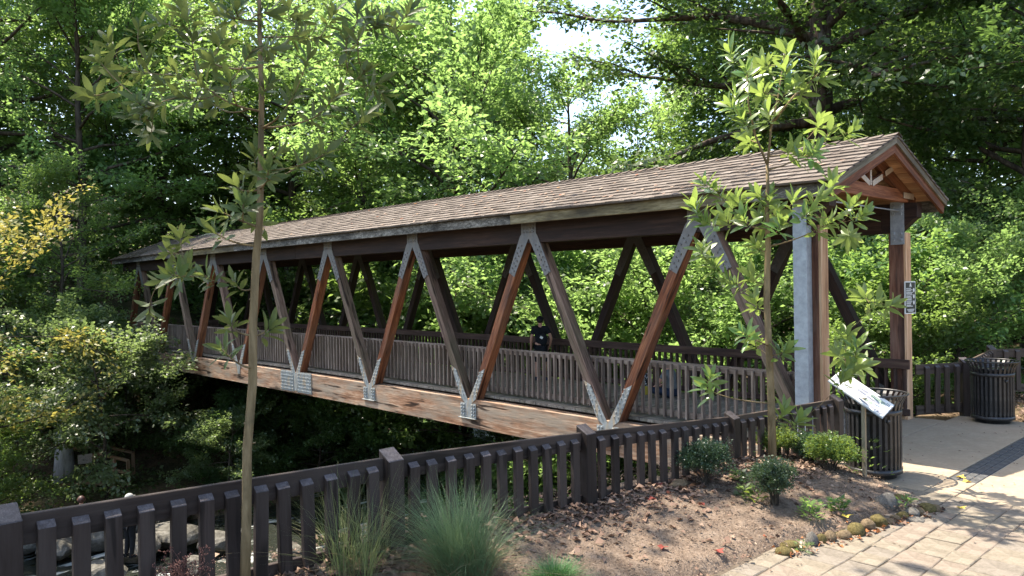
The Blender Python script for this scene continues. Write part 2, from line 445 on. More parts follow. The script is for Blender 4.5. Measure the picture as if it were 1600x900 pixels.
class MB:
    """collects shapes for one mesh object"""
    def __init__(self):
        self.v, self.f, self.mi, self.r, self.sm = [], [], [], [], []
        self.cur = 0
        self.rv = 0.5
        self.smooth = False
    def add(self, vs, fs):
        b = len(self.v)
        self.v.extend([tuple(x) for x in vs])
        for f in fs:
            self.f.append([b + i for i in f])
            self.mi.append(self.cur)
            self.r.append(self.rv)
            self.sm.append(self.smooth)
    def box(self, lo, hi, Mx=None):
        x0, y0, z0 = lo; x1, y1, z1 = hi
        vs = [(x0, y0, z0), (x1, y0, z0), (x1, y1, z0), (x0, y1, z0), (x0, y0, z1), (x1, y0, z1), (x1, y1, z1), (x0, y1, z1)]
        if Mx is not None:
            vs = [Mx @ Vector(v) for v in vs]
        self.add(vs, [(0, 3, 2, 1), (4, 5, 6, 7), (0, 1, 5, 4), (1, 2, 6, 5), (2, 3, 7, 6), (3, 0, 4, 7)])
    def prism(self, poly, y0, y1, Mx=None):
        """poly in (x,z), counter-clockwise seen from -Y; extruded from y0 to y1"""
        n = len(poly)
        vs = [(x, y0, z) for x, z in poly] + [(x, y1, z) for x, z in poly]
        if Mx is not None:
            vs = [Mx @ Vector(v) for v in vs]
        fs = [tuple(range(n)), tuple(range(2 * n - 1, n - 1, -1))]
        fs += [(i, i + n, (i + 1) % n + n, (i + 1) % n) for i in range(n)]
        self.add(vs, fs)
    def tube(self, pts, radii, sides=6, cap=True):
        pts = [Vector(p) for p in pts]
        n = len(pts)
        if not hasattr(radii, '__len__'):
            radii = [radii] * n
        b = len(self.v)
        ref = None
        for i, p in enumerate(pts):
            t = (pts[min(i + 1, n - 1)] - pts[max(i - 1, 0)])
            if t.length < 1e-9: t = Vector((0, 0, 1))
            t.normalize()
            if ref is None:
                ref = Vector((1, 0, 0)) if abs(t.x) < 0.9 else Vector((0, 1, 0))
            a = (ref - t * ref.dot(t)).normalized()
            ref = a
            c = t.cross(a)
            for k in range(sides):
                an = 2 * PI * k / sides
                self.v.append(tuple(p + (a * math.cos(an) + c * math.sin(an)) * radii[i]))
        for i in range(n - 1):
            for k in range(sides):
                k2 = (k + 1) % sides
                self.f.append([b + i * sides + k, b + i * sides + k2, b + (i + 1) * sides + k2, b + (i + 1) * sides + k])
                self.mi.append(self.cur); self.r.append(self.rv); self.sm.append(True)
        if cap:
            for base, rev in ((b, True), (b + (n - 1) * sides, False)):
                f = [base + k for k in range(sides)]
                self.f.append(f[::-1] if rev else f)
                self.mi.append(self.cur); self.r.append(self.rv); self.sm.append(False)
    def lathe(self, prof, segs=24, center=(0, 0, 0), smooth=True):
        """prof list of (r,z) from bottom to top"""
        b = len(self.v)
        cx, cy_, cz = center
        for r, z in prof:
            for k in range(segs):
                an = 2 * PI * k / segs
                self.v.append((cx + r * math.cos(an), cy_ + r * math.sin(an), cz + z))
        for i in range(len(prof) - 1):
            for k in range(segs):
                k2 = (k + 1) % segs
                self.f.append([b + i * segs + k, b + i * segs + k2, b + (i + 1) * segs + k2, b + (i + 1) * segs + k])
                self.mi.append(self.cur); self.r.append(self.rv); self.sm.append(smooth)
    def mesh(self, name, mats, origin=(0, 0, 0), rot=None):
        """rot: 3x3 that turns local axes to world; vertices are stored in the local frame"""
        me = bpy.data.meshes.new(name)
        o = Vector(origin)
        vs = [Vector(v) - o for v in self.v]
        if rot is not None:
            ri = rot.transposed()
            vs = [ri @ v for v in vs]
        me.from_pydata([tuple(v) for v in vs], [], self.f)
        for mt in (mats if isinstance(mats, (list, tuple)) else [mats]):
            me.materials.append(mt)
        if len(self.f):
            me.polygons.foreach_set('material_index', self.mi)
            me.polygons.foreach_set('use_smooth', self.sm)
            a = me.attributes.new('rnd', 'FLOAT', 'FACE')
            a.data.foreach_set('value', self.r)
        me.update()
        return me
    def build(self, name, mats, parent=None, origin=(0, 0, 0), rot=None, kind=None):
        me = self.mesh(name, mats, origin, rot)
        o = bpy.data.objects.new(name, me)
        W = Matrix.Translation(Vector(origin))
        if rot is not None:
            W = W @ rot.to_4x4()
        link(o, parent, W)
        if kind: o['kind'] = kind
        return o

_cache = {}
def beam_mesh(name, L, Wd, H, mat, bev=0.004):
    """box with small chamfers, long axis X, centred"""
    key = (round(L, 4), round(Wd, 4), round(H, 4), mat.name, bev)
    if key in _cache:
        return _cache[key]
    bm = bmesh.new()
    bmesh.ops.create_cube(bm, size=1.0)
    bmesh.ops.scale(bm, vec=(L, Wd, H), verts=bm.verts)
    if bev > 0:
        bmesh.ops.bevel(bm, geom=bm.edges[:], offset=min(bev, 0.3 * min(L, Wd, H)), segments=1, affect='EDGES')
    me = bpy.data.meshes.new(name)
    bm.to_mesh(me)
    bm.free()
    me.materials.append(mat)
    _cache[key] = me
    return me

def frame(xaxis, up=(0, 0, 1)):
    x = Vector(xaxis).normalized()
    u = Vector(up)
    y = u.cross(x)
    if y.length < 1e-6:
        y = Vector((0, 1, 0)).cross(x) if abs(x.y) < 0.9 else Vector((1, 0, 0)).cross(x)
    y.normalize()
    z = x.cross(y)
    return Matrix((x, y, z)).transposed()

def beam(name, a, b, Wd, H, mat, parent=None, up=(0, 0, 1), bev=0.004):
    """timber from a to b, Wd across (local Y), H along local Z"""
    a, b = Vector(a), Vector(b)
    me = beam_mesh(name, (b - a).length, Wd, H, mat, bev)
    o = bpy.data.objects.new(name, me)
    W = Matrix.Translation((a + b) / 2) @ frame(b - a, up).to_4x4()
    return link(o, parent, W)

def inst(name, me, parent, W):
    o = bpy.data.objects.new(name, me)
    return link(o, parent, W)

def copy_tree(o, parent=None):
    c = o.copy()
    COL.objects.link(c)
    if parent is not None:
        c.parent = parent
    for ch in list(o.children):
        copy_tree(ch, c)
    return c

def move_root(o, loc, rotz=0.0, scale=1.0):
    o.matrix_local = Matrix.Translation(Vector(loc)) @ Matrix.Rotation(rotz, 4, 'Z') @ Matrix.Scale(scale, 4)

# value noise for terrain
def _hash2(ix, iy, seed):
    h = (ix * 374761393 + iy * 668265263 + seed * 974711) & 0xFFFFFFFF
    h = ((h ^ (h >> 13)) * 1274126177) & 0xFFFFFFFF
    return ((h ^ (h >> 16)) & 0xFFFF) / 65535.0
def vnoise(x, y, seed=0):
    x = np.asarray(x, dtype=np.float64); y = np.asarray(y, dtype=np.float64)
    ix = np.floor(x).astype(np.int64); iy = np.floor(y).astype(np.int64)
    fx = x - ix; fy = y - iy
    fx = fx * fx * (3 - 2 * fx); fy = fy * fy * (3 - 2 * fy)
    a = _hash2(ix, iy, seed); b = _hash2(ix + 1, iy, seed)
    c = _hash2(ix, iy + 1, seed); d = _hash2(ix + 1, iy + 1, seed)
    return (a * (1 - fx) + b * fx) * (1 - fy) + (c * (1 - fx) + d * fx) * fy - 0.5
def fbm(x, y, seed=0, oct=4):
    s = 0.0; a = 1.0
    for i in range(oct):
        s = s + a * vnoise(np.asarray(x) * 2 ** i, np.asarray(y) * 2 ** i, seed + i)
        a *= 0.5
    return s
def sstep(t):
    t = np.clip(t, 0, 1)
    return t * t * (3 - 2 * t)

# ------------------------------------------------------------------ ground heights
FX = 1.955                                   # line of the near fence
def x_edge(y):
    return np.interp(y, [-12, -8, -5.25, -4.1, -3.7, -3.4, -3.04, -2.7, -2.37, -2.0, -1.85, -1.6, -1.35, -1.0, -0.7],
                        [3.2, 3.3, 3.40, 3.46, 3.54, 3.64, 3.71, 3.76, 3.81, 3.92, 3.92, 3.70, 3.48, 3.05, 2.5])
def z_fence(y):
    return np.interp(y, [-14, -9.6, -7.16, -4.97, -2.41, -1.2, -0.3, 0.2], [0.62, 0.60, 0.54, 0.41, 0.36, 0.25, 0.12, 0.06])
def plat_z(x, y):
    """level ground on the near side: paving, mulch bed and the verge behind the fence"""
    x = np.asarray(x, dtype=np.float64); y = np.asarray(y, dtype=np.float64)
    xe = x_edge(y)
    t = np.clip((x - FX) / np.maximum(xe - FX, 0.05), 0, 1)
    zf = z_fence(y)
    bed = zf * (1 - t ** 1.3) + 0.115 * t ** 1.3
    mound = 0.06 * np.exp(-((x - 2.45) ** 2 + (y + 2.0) ** 2) / 0.5)
    z = np.where(x < xe, bed + mound, 0.08)
    return np.where(y > -0.55, np.minimum(z, 0.08), z)
def creek_x(y):
    return -13.0 - np.maximum(np.asarray(y) - 1.0, 0) * 0.75 + 0.8 * np.sin(np.asarray(y) * 0.3)
def terrain_z(x, y):
    x = np.asarray(x, dtype=np.float64); y = np.asarray(y, dtype=np.float64)
    cx = creek_x(y)
    near_edge = np.where((y < -1.3) | (y > 4.2), 1.7, 1.0)
    nb = cx + 4.6
    d = np.clip((near_edge - x) / np.maximum(near_edge - nb, 1.0), 0, 1)
    plat = np.where(x > 0.9, plat_z(x, y) - 0.06, plat_z(0.95 + 0 * x, y) - 0.06)
    back = 0.05 * np.maximum(y - 14, 0)
    near = plat * (1 - sstep(d ** 0.62)) + back - 5.3 * sstep(d ** 0.62)
    f = np.clip((cx - 4.6 - x), 0, None)
    far = -5.3 + 0.9 * sstep(f / 2.0) + 3.9 * sstep((f - 5.0) / 6.5) + 0.26 * np.maximum(f - 9.0, 0)
    far = np.minimum(far, 16 + 0.01 * f)
    z = np.where(x > cx, near, far)
    rough = 0.5 * fbm(x * 0.35, y * 0.35, 3) * sstep((0.5 - x) / 3.0)
    return z + rough
def gz(x, y):
    if x > 1.3 and y < 4.0 and y > -11:
        return float(plat_z(x, y))
    return float(terrain_z(x, y))

# ================================================================== SETTING
def axis(parts):
    out = []
    for a, b, st in parts:
        out.append(np.arange(a, b, st))
    return np.concatenate(out)
gx = axis([(-320, -90, 15.0), (-90, -45, 2.5), (-45, 8, 0.5), (8, 30, 2.0), (30, 330, 15.0)])
gy = axis([(-300, -40, 15.0), (-40, -16, 2.0), (-16, 22, 0.5), (22, 60, 2.0), (60, 330, 15.0)])
GX, GY = np.meshgrid(gx, gy, indexing='ij')
GZ = terrain_z(GX, GY)
nx, ny = len(gx), len(gy)
idx = np.arange(nx * ny).reshape(nx, ny)
quads = np.stack([idx[:-1, :-1], idx[1:, :-1], idx[1:, 1:], idx[:-1, 1:]], -1).reshape(-1, 4)
me = np_mesh('ground', np.stack([GX, GY, GZ], -1).reshape(-1, 3), quads, M['soil'], smooth=True)
ground = tag(inst('ground', me, None, Matrix.Identity(4)), kind='structure')

wy = np.arange(-60, 40, 2.0)
wv, wf = [], []
for i, y in enumerate(wy):
    c = float(creek_x(y))
    wv += [(c - 6.2, y, -5.02), (c + 6.2, y, -5.02)]
for i in range(len(wy) - 1):
    wf.append((2 * i, 2 * i + 1, 2 * i + 3, 2 * i + 2))
me = np_mesh('creek_water', wv, wf, M['water'])
tag(inst('creek_water', me, None, Matrix.Identity(4)), kind='structure')

# mulch bed: a fine sheet from the fence verge to the stone edge
bx = np.arange(1.78, 4.12, 0.035)
by = np.arange(-11.5, -0.62, 0.035)
BX, BY = np.meshgrid(bx, by, indexing='ij')
BZ = plat_z(BX, BY) + 0.045 * fbm(BX * 1.6, BY * 1.6, 11, 3) + 0.022 * fbm(BX * 9, BY * 9, 17, 3)
fade = sstep((x_edge(BY) - BX) / 0.25)
BZ = BZ * fade + (1 - fade) * (0.02 + 0 * BX)
nx, ny = len(bx), len(by)
idx = np.arange(nx * ny).reshape(nx, ny)
quads = np.stack([idx[:-1, :-1], idx[1:, :-1], idx[1:, 1:], idx[:-1, 1:]], -1).reshape(-1, 4)
cxm = (BX[:-1, :-1] + 0.02).ravel(); cym = BY[:-1, :-1].ravel()
quads = quads[cxm < x_edge(cym) + 0.06]
me = np_mesh('mulch_bed', np.stack([BX, BY, BZ], -1).reshape(-1, 3), quads, M['mulch'], smooth=True)
mulch_bed = tag(inst('mulch_bed', me, None, Matrix.Identity(4)), kind='structure')
def bed_z(x, y):
    return float(plat_z(x, y) + 0.045 * fbm(x * 1.6, y * 1.6, 11, 3))

# stamped paving: dark joint sheet with single pavers, then the pale concrete walkway in slabs
paving = thing('paving', (4.5, -3.5, 0.08), None, None)
tag(paving, kind='structure')
b = MB(); b.box((2.9, -14, -0.10), (12, -1.185, 0.073)); b.build('joint_bed', M['joint'], paving, (4.5, -3.5, 0.08))
def paver(x0, x1, y0, y1, rng):
    g_ = 0.004
    h = 0.082 + rng.uniform(-0.003, 0.004)
    j = lambda: rng.uniform(-0.012, 0.012)
    bm = MB()
    p = [(x0 + g_ + j() * 0.9, y0 + g_ + j() * 0.9), (x1 - g_ + j() * 0.9, y0 + g_ + j() * 0.9), (x1 - g_ + j() * 0.9, y1 - g_ + j() * 0.9), (x0 + g_ + j() * 0.9, y1 - g_ + j() * 0.9)]
    c = 0.008
    cx_, cy__ = (x0 + x1) / 2, (y0 + y1) / 2
    inn = [(px + (c if px < cx_ else -c), py + (c if py < cy__ else -c)) for px, py in p]
    tl = [rng.uniform(-0.002, 0.002) for _ in range(4)]
    vs = [(px, py, 0.03) for px, py in p] + [(px, py, h - 0.006) for px, py in p] + [(px, py, h + tl[k]) for k, (px, py) in enumerate(inn)]
    fs = [(8, 9, 10, 11)]
    for k in range(4):
        k2 = (k + 1) % 4
        fs += [(k, k2, 4 + k2, 4 + k), (4 + k, 4 + k2, 8 + k2, 8 + k)]
    bm.add(vs, fs)
    mt = [M['paver'], M['paver_pink'], M['paver_grey']][rng.choice(3, p=[0.5, 0.27, 0.23])]
    bm.build('paver', mt, paving, (cx_, cy__, 0.08))
prng = np.random.default_rng(5)
x = 3.05
row = 0
n_pav = 0
while x < 5.7:
    w = [0.30, 0.22, 0.38, 0.26][row % 4] * prng.uniform(0.95, 1.05)
    y = -1.19
    y -= prng.uniform(0.02, 0.25)
    paver(x, x + w, y, -1.19, prng)
    while y > -7.2:
        ln = prng.choice([0.22, 0.30, 0.38, 0.26])
        if x + w > x_edge(y - ln / 2) - 0.05 and n_pav < 292:
            paver(x, x + w, y - ln, y, prng)
            n_pav += 1
        y -= ln
    x += w
    row += 1
b = MB()
for i in range(6):
    for j in range(9):
        b.box((6.05 + i * 0.5 + 0.005, -7.2 + j * 0.66 + 0.005, 0.03), (6.05 + i * 0.5 + 0.495, -7.2 + j * 0.66 + 0.655, 0.083))
b.build('outer_pavers', M['paver'], paving, (4.5, -3.5, 0.08), kind='stuff')

walkway = thing('walkway', (4, 1, 0.08), None, None)
tag(walkway, kind='structure')
def slab(x0, x1, y0, y1, mat, z=0.080, parent=walkway, name='slab', g_=0.005, org=(4, 1, 0.08)):
    b = MB(); c = 0.006
    vs = [(x0 + g_, y0 + g_, -0.12), (x1 - g_, y0 + g_, -0.12), (x1 - g_, y1 - g_, -0.12), (x0 + g_, y1 - g_, -0.12)]
    vs += [(a, bb, z - 0.006) for a, bb, _ in vs]
    vs += [(x0 + g_ + c, y0 + g_ + c, z), (x1 - g_ - c, y0 + g_ + c, z), (x1 - g_ - c, y1 - g_ - c, z), (x0 + g_ + c, y1 - g_ - c, z)]
    fs = [(8, 9, 10, 11)]
    for k in range(4):
        k2 = (k + 1) % 4
        fs += [(k, k2, 4 + k2, 4 + k), (4 + k, 4 + k2, 8 + k2, 8 + k)]
    b.add(vs, fs)
    return b.build(name, mat, parent, ((x0 + x1) / 2, (y0 + y1) / 2, 0.08))
slab(1.62, 2.36, -0.2, 3.62, M['concrete'])
slab(2.36, 3.64, -1.18, 1.35, M['concrete']); slab(2.36, 3.64, 1.35, 4.28, M['concrete'])
slab(1.9, 2.36, -0.7, -0.2, M['concrete'])
for i in range(5):
    slab(3.955 + i * 2.2, 3.955 + (i + 1) * 2.2, -1.18, 1.35, M['concrete'])
    slab(3.955 + i * 2.2, 3.955 + (i + 1) * 2.2, 1.35, 4.28, M['concrete'])
slab(3.64, 3.955, -1.18, -0.42, M['concrete'])
# dark band of slate bricks in three rows
band = thing('slate_band', (3.8, 1.5, 0.08), None, None)
tag(band, kind='structure')
b = MB(); b.box((3.645, -0.42, -0.1), (3.95, 4.28, 0.068)); b.build('joint_bed', plain_mat('pale_joint_mortar', (0.34, 0.34, 0.34), 0.9), band, (3.8, 1.5, 0.08))
y = -0.415
while y < 4.08:
    for k in range(3):
        slab(3.648 + k * 0.101, 3.648 + (k + 1) * 0.101, y, y + 0.205, M['dark_brick'], 0.078, band, 'brick', 0.004, (3.8, 1.5, 0.08))
    y += 0.205

# ------------------------------------------------------------------ bridge
def cam_z(X):
    u = -X / 3.8
    return 0.073 * (1 - ((u - 4) / 5.0) ** 2)
BW = 3.5                                   # outer width, near truss face Y=0, far truss face Y=3.5
X_END, X_FAR = 2.34, -28.95
bridge = thing('covered_bridge', (-13.3, 1.75, 0.0), 'long roofed timber truss footbridge with V shaped braces crossing the wooded creek', 'footbridge')

def long_box(name, x0, x1, y0, y1, z0, z1, mat, parent=bridge, step=1.9, camber=True, chip=0.0):
    """timber along X that follows the slight arch of the bridge; chamfered long edges"""
    n = max(2, int(abs(x1 - x0) / step) + 1)
    xs = np.linspace(x0, x1, n)
    c = min(0.008, 0.2 * min(y1 - y0, z1 - z0))
    sec = [(y0, z0 + c), (y0 + c, z0), (y1 - c, z0), (y1, z0 + c), (y1, z1 - c), (y1 - c, z1), (y0 + c, z1), (y0, z1 - c)]
    b = MB()
    vs = []
    for X in xs:
        dz = cam_z(X) if camber else 0
        vs += [(X, yy, zz + dz) for yy, zz in sec]
    fs = []
    up = x1 > x0
    for i in range(n - 1):
        for k in range(8):
            k2 = (k + 1) % 8
            q = (i * 8 + k, i * 8 + k2, (i + 1) * 8 + k2, (i + 1) * 8 + k)
            fs.append(q if not up else q[::-1])
    fs.append(tuple(range(8)) if up else tuple(range(7, -1, -1)))
    fs.append(tuple(range(n * 8 - 1, n * 8 - 9, -1)) if up else tuple(range(n * 8 - 8, n * 8)))
    b.add(vs, fs)
    return b.build(name, mat, parent, ((x0 + x1) / 2, (y0 + y1) / 2, (z0 + z1) / 2))

# chords, one glulam length per stretch with butt joints at the gussets
for (x0, x1) in ((1.5, -13.2), (-13.21, -28.6)):
    long_box('bottom_chord', x0, x1, 0.0, 0.22, -0.58, 0.02, M['chord'])
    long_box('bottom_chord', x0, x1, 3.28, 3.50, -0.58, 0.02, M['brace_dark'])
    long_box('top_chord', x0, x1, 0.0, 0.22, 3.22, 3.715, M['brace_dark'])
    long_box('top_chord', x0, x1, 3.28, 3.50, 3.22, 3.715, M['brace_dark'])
# cut ends of the top chords (corbels) at the near portal
for y0, mt in ((0.0, M['gable']), (3.28, M['gable'])):
    b = MB()
    dz = cam_z(1.5)
    b.prism([(1.505, 3.22 + dz), (1.78, 3.22 + dz), (2.02, 3.44 + dz), (2.08, 3.47 + dz), (2.08, 3.715 + dz), (1.505, 3.715 + dz)], y0, y0 + 0.22)
    b.build('chord_corbel', M['brace_dark'], bridge, (1.8, y0 + 0.11, 3.5))

SL = 0.481
def brace(Xn_bot, Xn_top, y0, mat):
    """one diagonal between a bottom node and a top node, ends cut level on the chords"""
    Xm = (Xn_bot + Xn_top) / 2
    dz = cam_z(Xm)
    zb, zt = 0.018 + dz, 3.222 + dz
    k = (Xn_top - Xn_bot) / 3.95
    xc = lambda z: Xn_bot + (z - dz + 0.30) * k
    hw = 0.1
    b = MB()
    c = 0.008
    P = [(xc(zb) - hw, zb), (xc(zb) + hw, zb), (xc(zt) + hw, zt), (xc(zt) - hw, zt)]
    ya, yb = y0 + 0.004, y0 + 0.214
    Q = [(xc(zb) - hw + c, zb), (xc(zb) + hw - c, zb), (xc(zt) + hw - c, zt), (xc(zt) - hw + c, zt)]
    vs = [(x_, ya, z_) for x_, z_ in Q] + [(x_, ya + c, z_) for x_, z_ in P] + [(x_, yb - c, z_) for x_, z_ in P] + [(x_, yb, z_) for x_, z_ in Q]
    fs = [(0, 1, 2, 3), (15, 14, 13, 12)]
    for l in range(3):
        for i in range(4):
            j = (i + 1) % 4
            fs.append((l * 4 + i, (l + 1) * 4 + i, (l + 1) * 4 + j, l * 4 + j))
    b.add(vs, fs)
    ax = Vector((xc(zt) - xc(zb), 0, zt - zb)).normalized()
    rot = frame(ax, (0, -1, 0))
    return b.build('brace', mat, bridge, (xc((zb + zt) / 2), y0 + 0.11, (zb + zt) / 2), rot)
for k in range(8):
    Xt = -3.8 * k
    brace(Xt + 1.9, Xt, 0.0, M['brace_grey']); brace(Xt - 1.9, Xt, 0.0, M['brace'])
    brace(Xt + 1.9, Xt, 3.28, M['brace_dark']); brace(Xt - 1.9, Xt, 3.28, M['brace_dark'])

# node plates with bolts
def bolt(b, x, z, y, r=0.022, h=0.016):
    n = 6
    vs = [(x + r * math.cos(2 * PI * i / n), y, z + r * math.sin(2 * PI * i / n)) for i in range(n)]
    vs += [(x + 0.75 * r * math.cos(2 * PI * i / n), y - h, z + 0.75 * r * math.sin(2 * PI * i / n)) for i in range(n)]
    b.add(vs, [tuple(range(n, 2 * n))] + [(i, (i + 1) % n, n + (i + 1) % n, n + i) for i in range(n)])
def arm_pts(sgn, z, off):
    return (sgn * (SL * (3.65 - z) + off), z)
def top_plate():
    b = MB()
    y0, y1 = -0.014, -0.001
    hw = 0.098
    ze = 2.62
    dxo = 0.05
    out = [(-0.2, 3.615), (-0.2, 3.40)]
    L_ = [(-(SL * (3.65 - 3.36) + hw), 3.36), (-(SL * (3.65 - 2.66) + hw), 2.66), (-(SL * (3.65 - 2.575) - hw), 2.575), (-0.012, 3.30)]
    poly = out + L_ + [(-x_, z_) for x_, z_ in L_[::-1]] + [(0.2, 3.40), (0.2, 3.615)]
    b.prism(poly, y0, y1)
    for s in (-1, 1):
        for i in range(6):
            z = 3.16 - i * 0.098
            for o in (-0.045, 0.045):
                xx = s * (SL * (3.65 - z)) + o
                bolt(b, xx, z - s * o * SL * 0.9, y0, 0.02)
    for xx in (-0.13, -0.045, 0.045, 0.13):
        for zz in (3.57, 3.50, 3.43):
            bolt(b, xx, zz, y0, 0.02)
    return b
def bottom_plate(kind):
    b = MB()
    if kind == 'half':
        f = lambda z: SL * (z + 0.30)
        b.prism([(-0.085, -0.30), (0.0, -0.30), (0.0, -0.035), (-(f(0.72) - 0.098), 0.615), (-(f(0.63) + 0.098), 0.69), (-(f(0.0) + 0.098), 0.03), (-0.11, -0.06)], -0.014, -0.001)
        for i in range(6):
            z = 0.60 - i * 0.095
            for o in (-0.045, 0.045):
                bolt(b, -f(z) + o, z, -0.014, 0.024)
        return b
    y0, y1 = -0.014, -0.001
    hw = 0.098
    f = lambda z: SL * (z + 0.30)
    L_ = [(-0.11, -0.06), (-(f(0.0) + hw), 0.03), (-(f(0.63) + hw), 0.69), (-(f(0.72) - hw), 0.615), (-0.010, -0.035)]
    zt = -0.30 if kind == 'tail' else (-0.36 if kind == 'box' else -0.5)
    poly = [(-0.085, zt)] + [] + L_[:0]
    tail = 0.085
    poly = [(-tail, zt), (tail, zt), (0.11, -0.06)] + [(-x_, z_) for x_, z_ in L_[1:4]] + [(0.0, -0.035)] + L_[1:4][::-1] + [(-0.11, -0.06)]
    # counter-clockwise seen from -Y: x to the right, z up
    b.prism(poly[::1], y0, y1)
    if kind == 'box':
        for s in (-1, 1):
            b.box((min(s * 0.09, s * 0.25), y0 - 0.004, -0.365), (max(s * 0.09, s * 0.25), y1, -0.07))
            for xx in (0.13, 0.205):
                for i in range(4):
                    bolt(b, s * xx, -0.11 - i * 0.07, y0 - 0.004, 0.024, 0.03)
        b.box((-0.27, -0.07, -0.385), (0.27, -0.001, -0.372))
    if kind == 'wide':
        for s in (-1, 1):
            b.box((min(s * 0.115, s * 0.90), y0 - 0.003, -0.53), (max(s * 0.115, s * 0.90), y1, 0.035))
            for i in range(9):
                for j in range(6):
                    bolt(b, s * (0.17 + i * 0.085), -0.01 - j * 0.093, y0 - 0.003, 0.022, 0.018)
    for s in (-1, 1):
        for i in range(7):
            z = 0.60 - i * 0.082
            for o in (-0.045, 0.045):
                bolt(b, s * f(z) + o, z - 0.0, y0, 0.02)
    return b
tp = top_plate().mesh('top_node_plate', M['galv_dull'])
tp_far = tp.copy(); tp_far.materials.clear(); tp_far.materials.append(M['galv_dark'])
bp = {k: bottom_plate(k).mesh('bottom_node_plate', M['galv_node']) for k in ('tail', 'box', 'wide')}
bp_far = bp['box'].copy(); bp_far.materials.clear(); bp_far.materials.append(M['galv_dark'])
for k in range(8):
    X = -3.8 * k
    inst('node_plate', tp, bridge, Matrix.Translation((X, 0, cam_z(X))))
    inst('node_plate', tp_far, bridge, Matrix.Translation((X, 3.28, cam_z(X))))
    X = -3.8 * k - 1.9
    kind = {0: 'box', 1: 'box', 2: 'box', 3: 'wide', 4: 'tail', 5: 'tail', 6: 'box', 7: 'box'}[k]
    inst('node_plate', bp[kind], bridge, Matrix.Translation((X, 0, cam_z(X))))
    if k < 4:
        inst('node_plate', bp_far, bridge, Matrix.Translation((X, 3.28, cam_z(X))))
bp_half = bottom_plate('half').mesh('bottom_node_plate', M['galv_dull'])
inst('node_plate', bp_half, bridge, Matrix.Translation((1.9, 0, cam_z(1.9))))
inst('node_plate', bp_half, bridge, Matrix.Translation((1.9, 3.28, cam_z(1.9))))

# deck boards (each one a piece), joists under them joined
dmesh = [beam_mesh('deck_board', 3.04, 0.142, 0.05, M['deck'], 0.004)]
X = 1.60
rotY = Matrix.Rotation(PI / 2, 4, 'Z')
nb = 0
while X > -28.6:
    dz = cam_z(X)
    inst('deck_board', dmesh[0], bridge, Matrix.Translation((X - 0.074, 1.75 + RNG.uniform(-0.006, 0.006), 0.078 + dz + RNG.uniform(-0.002, 0.002))) @ rotY)
    X -= 0.1495
    nb += 1
for yy in (0.55, 1.35, 2.15, 2.95):
    long_box('joist', 1.3, -28.4, yy - 0.05, yy + 0.05, -0.22, 0.045, M['brace_dark'])

# railings: rails and single pickets
def railing(y_rail, y_pick, mat, x0, x1, npick):
    r = bpy.data.objects.new('railing', None)
    link(r, bridge, Matrix.Translation(((x0 + x1) / 2, y_rail, 0.1)))
    lo, hi = min(y_rail, y_pick), max(y_rail, y_pick)
    long_box('top_rail', x0, x1, y_rail - 0.024, y_rail + 0.024, 0.935 if y_rail > 2 else 0.97, 1.095 if y_rail > 2 else 1.085, mat, r)
    long_box('bottom_rail', x0, x1, y_rail - 0.022, y_rail + 0.022, 0.16, 0.27, mat, r)
    pm = beam_mesh('picket', 0.90, 0.072, 0.04, mat, 0.005)
    rest = MB()
    X = x0 - 0.09
    n = 0
    up = Matrix.Rotation(-PI / 2, 4, 'Y')
    while X > x1 + 0.05:
        dz = cam_z(X)
        j = RNG.uniform(-0.006, 0.006)
        if n < npick:
            inst('picket', pm, r, Matrix.Translation((X, y_pick, 0.60 + dz + j)) @ up)
        else:
            rest.box((X - 0.031, y_pick - 0.02, 0.15 + dz + j), (X + 0.031, y_pick + 0.02, 1.05 + dz + j))
        X -= 0.151
        n += 1
    if rest.v:
        rest.build('far_pickets', mat, r, ((x0 + x1) / 2, y_pick, 0.6), frame((0, 0, 1), (1, 0, 0)), kind='stuff')
    return r
railing(0.475, 0.428, M['rail'], 1.50, -28.4, 170)
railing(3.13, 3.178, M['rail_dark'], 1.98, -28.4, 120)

# portal posts: steel channel outside, timber inside
def post(y_steel, y_wood, z0=0.0):
    sgn = 1 if y_wood > y_steel else -1
    a, bb = sorted((y_steel, y_steel + sgn * 0.15))
    b = MB(); b.box((1.56, a, z0), (1.76, bb, 3.6 if sgn > 0 else 3.22)); st = b.build('steel_post', M['galv'], bridge, (1.66, (a + bb) / 2, 0))
    c, d = sorted((y_steel + sgn * 0.152, y_steel + sgn * 0.375))
    w = MB(); zt = 3.24
    w.box((1.62, c, z0), (1.855, d, zt)); w.build('timber_post', M['post_red'], bridge, (1.74, (c + d) / 2, 1.6), frame((0, 0, 1), (1, 0, 0)))
    w = MB(); w.box((1.857, c + 0.002, z0), (1.895, d - 0.002, zt)); w.build('bounce_lit_face', M['post_tan'], bridge, (1.876, (c + d) / 2, 1.6), frame((0, 0, 1), (1, 0, 0)))  # +X side of the post: tan wood, plaza bounce light put into the colour
    return sgn
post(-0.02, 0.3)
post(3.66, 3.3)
# bolted plate at the head of the far post, with the thin tie rod across the portal
b = MB(); b.box((1.66, 3.262, 3.04), (1.88, 3.276, 3.76))
for xx in (1.71, 1.83):
    for zz in (3.12, 3.22, 3.56, 3.68):
        bolt(b, xx, zz, 3.262, 0.03, 0.02)
b.build('head_plate', M['galv'], bridge, (1.77, 3.27, 3.4))
b = MB(); b.tube([(1.80, 0.36, 3.61), (1.80, 3.262, 3.61)], 0.012, 6); b.box((1.74, 3.24, 3.595), (1.86, 3.262, 3.625)); b.build('tie_rod', M['galv'], bridge, (1.8, 1.8, 3.6))
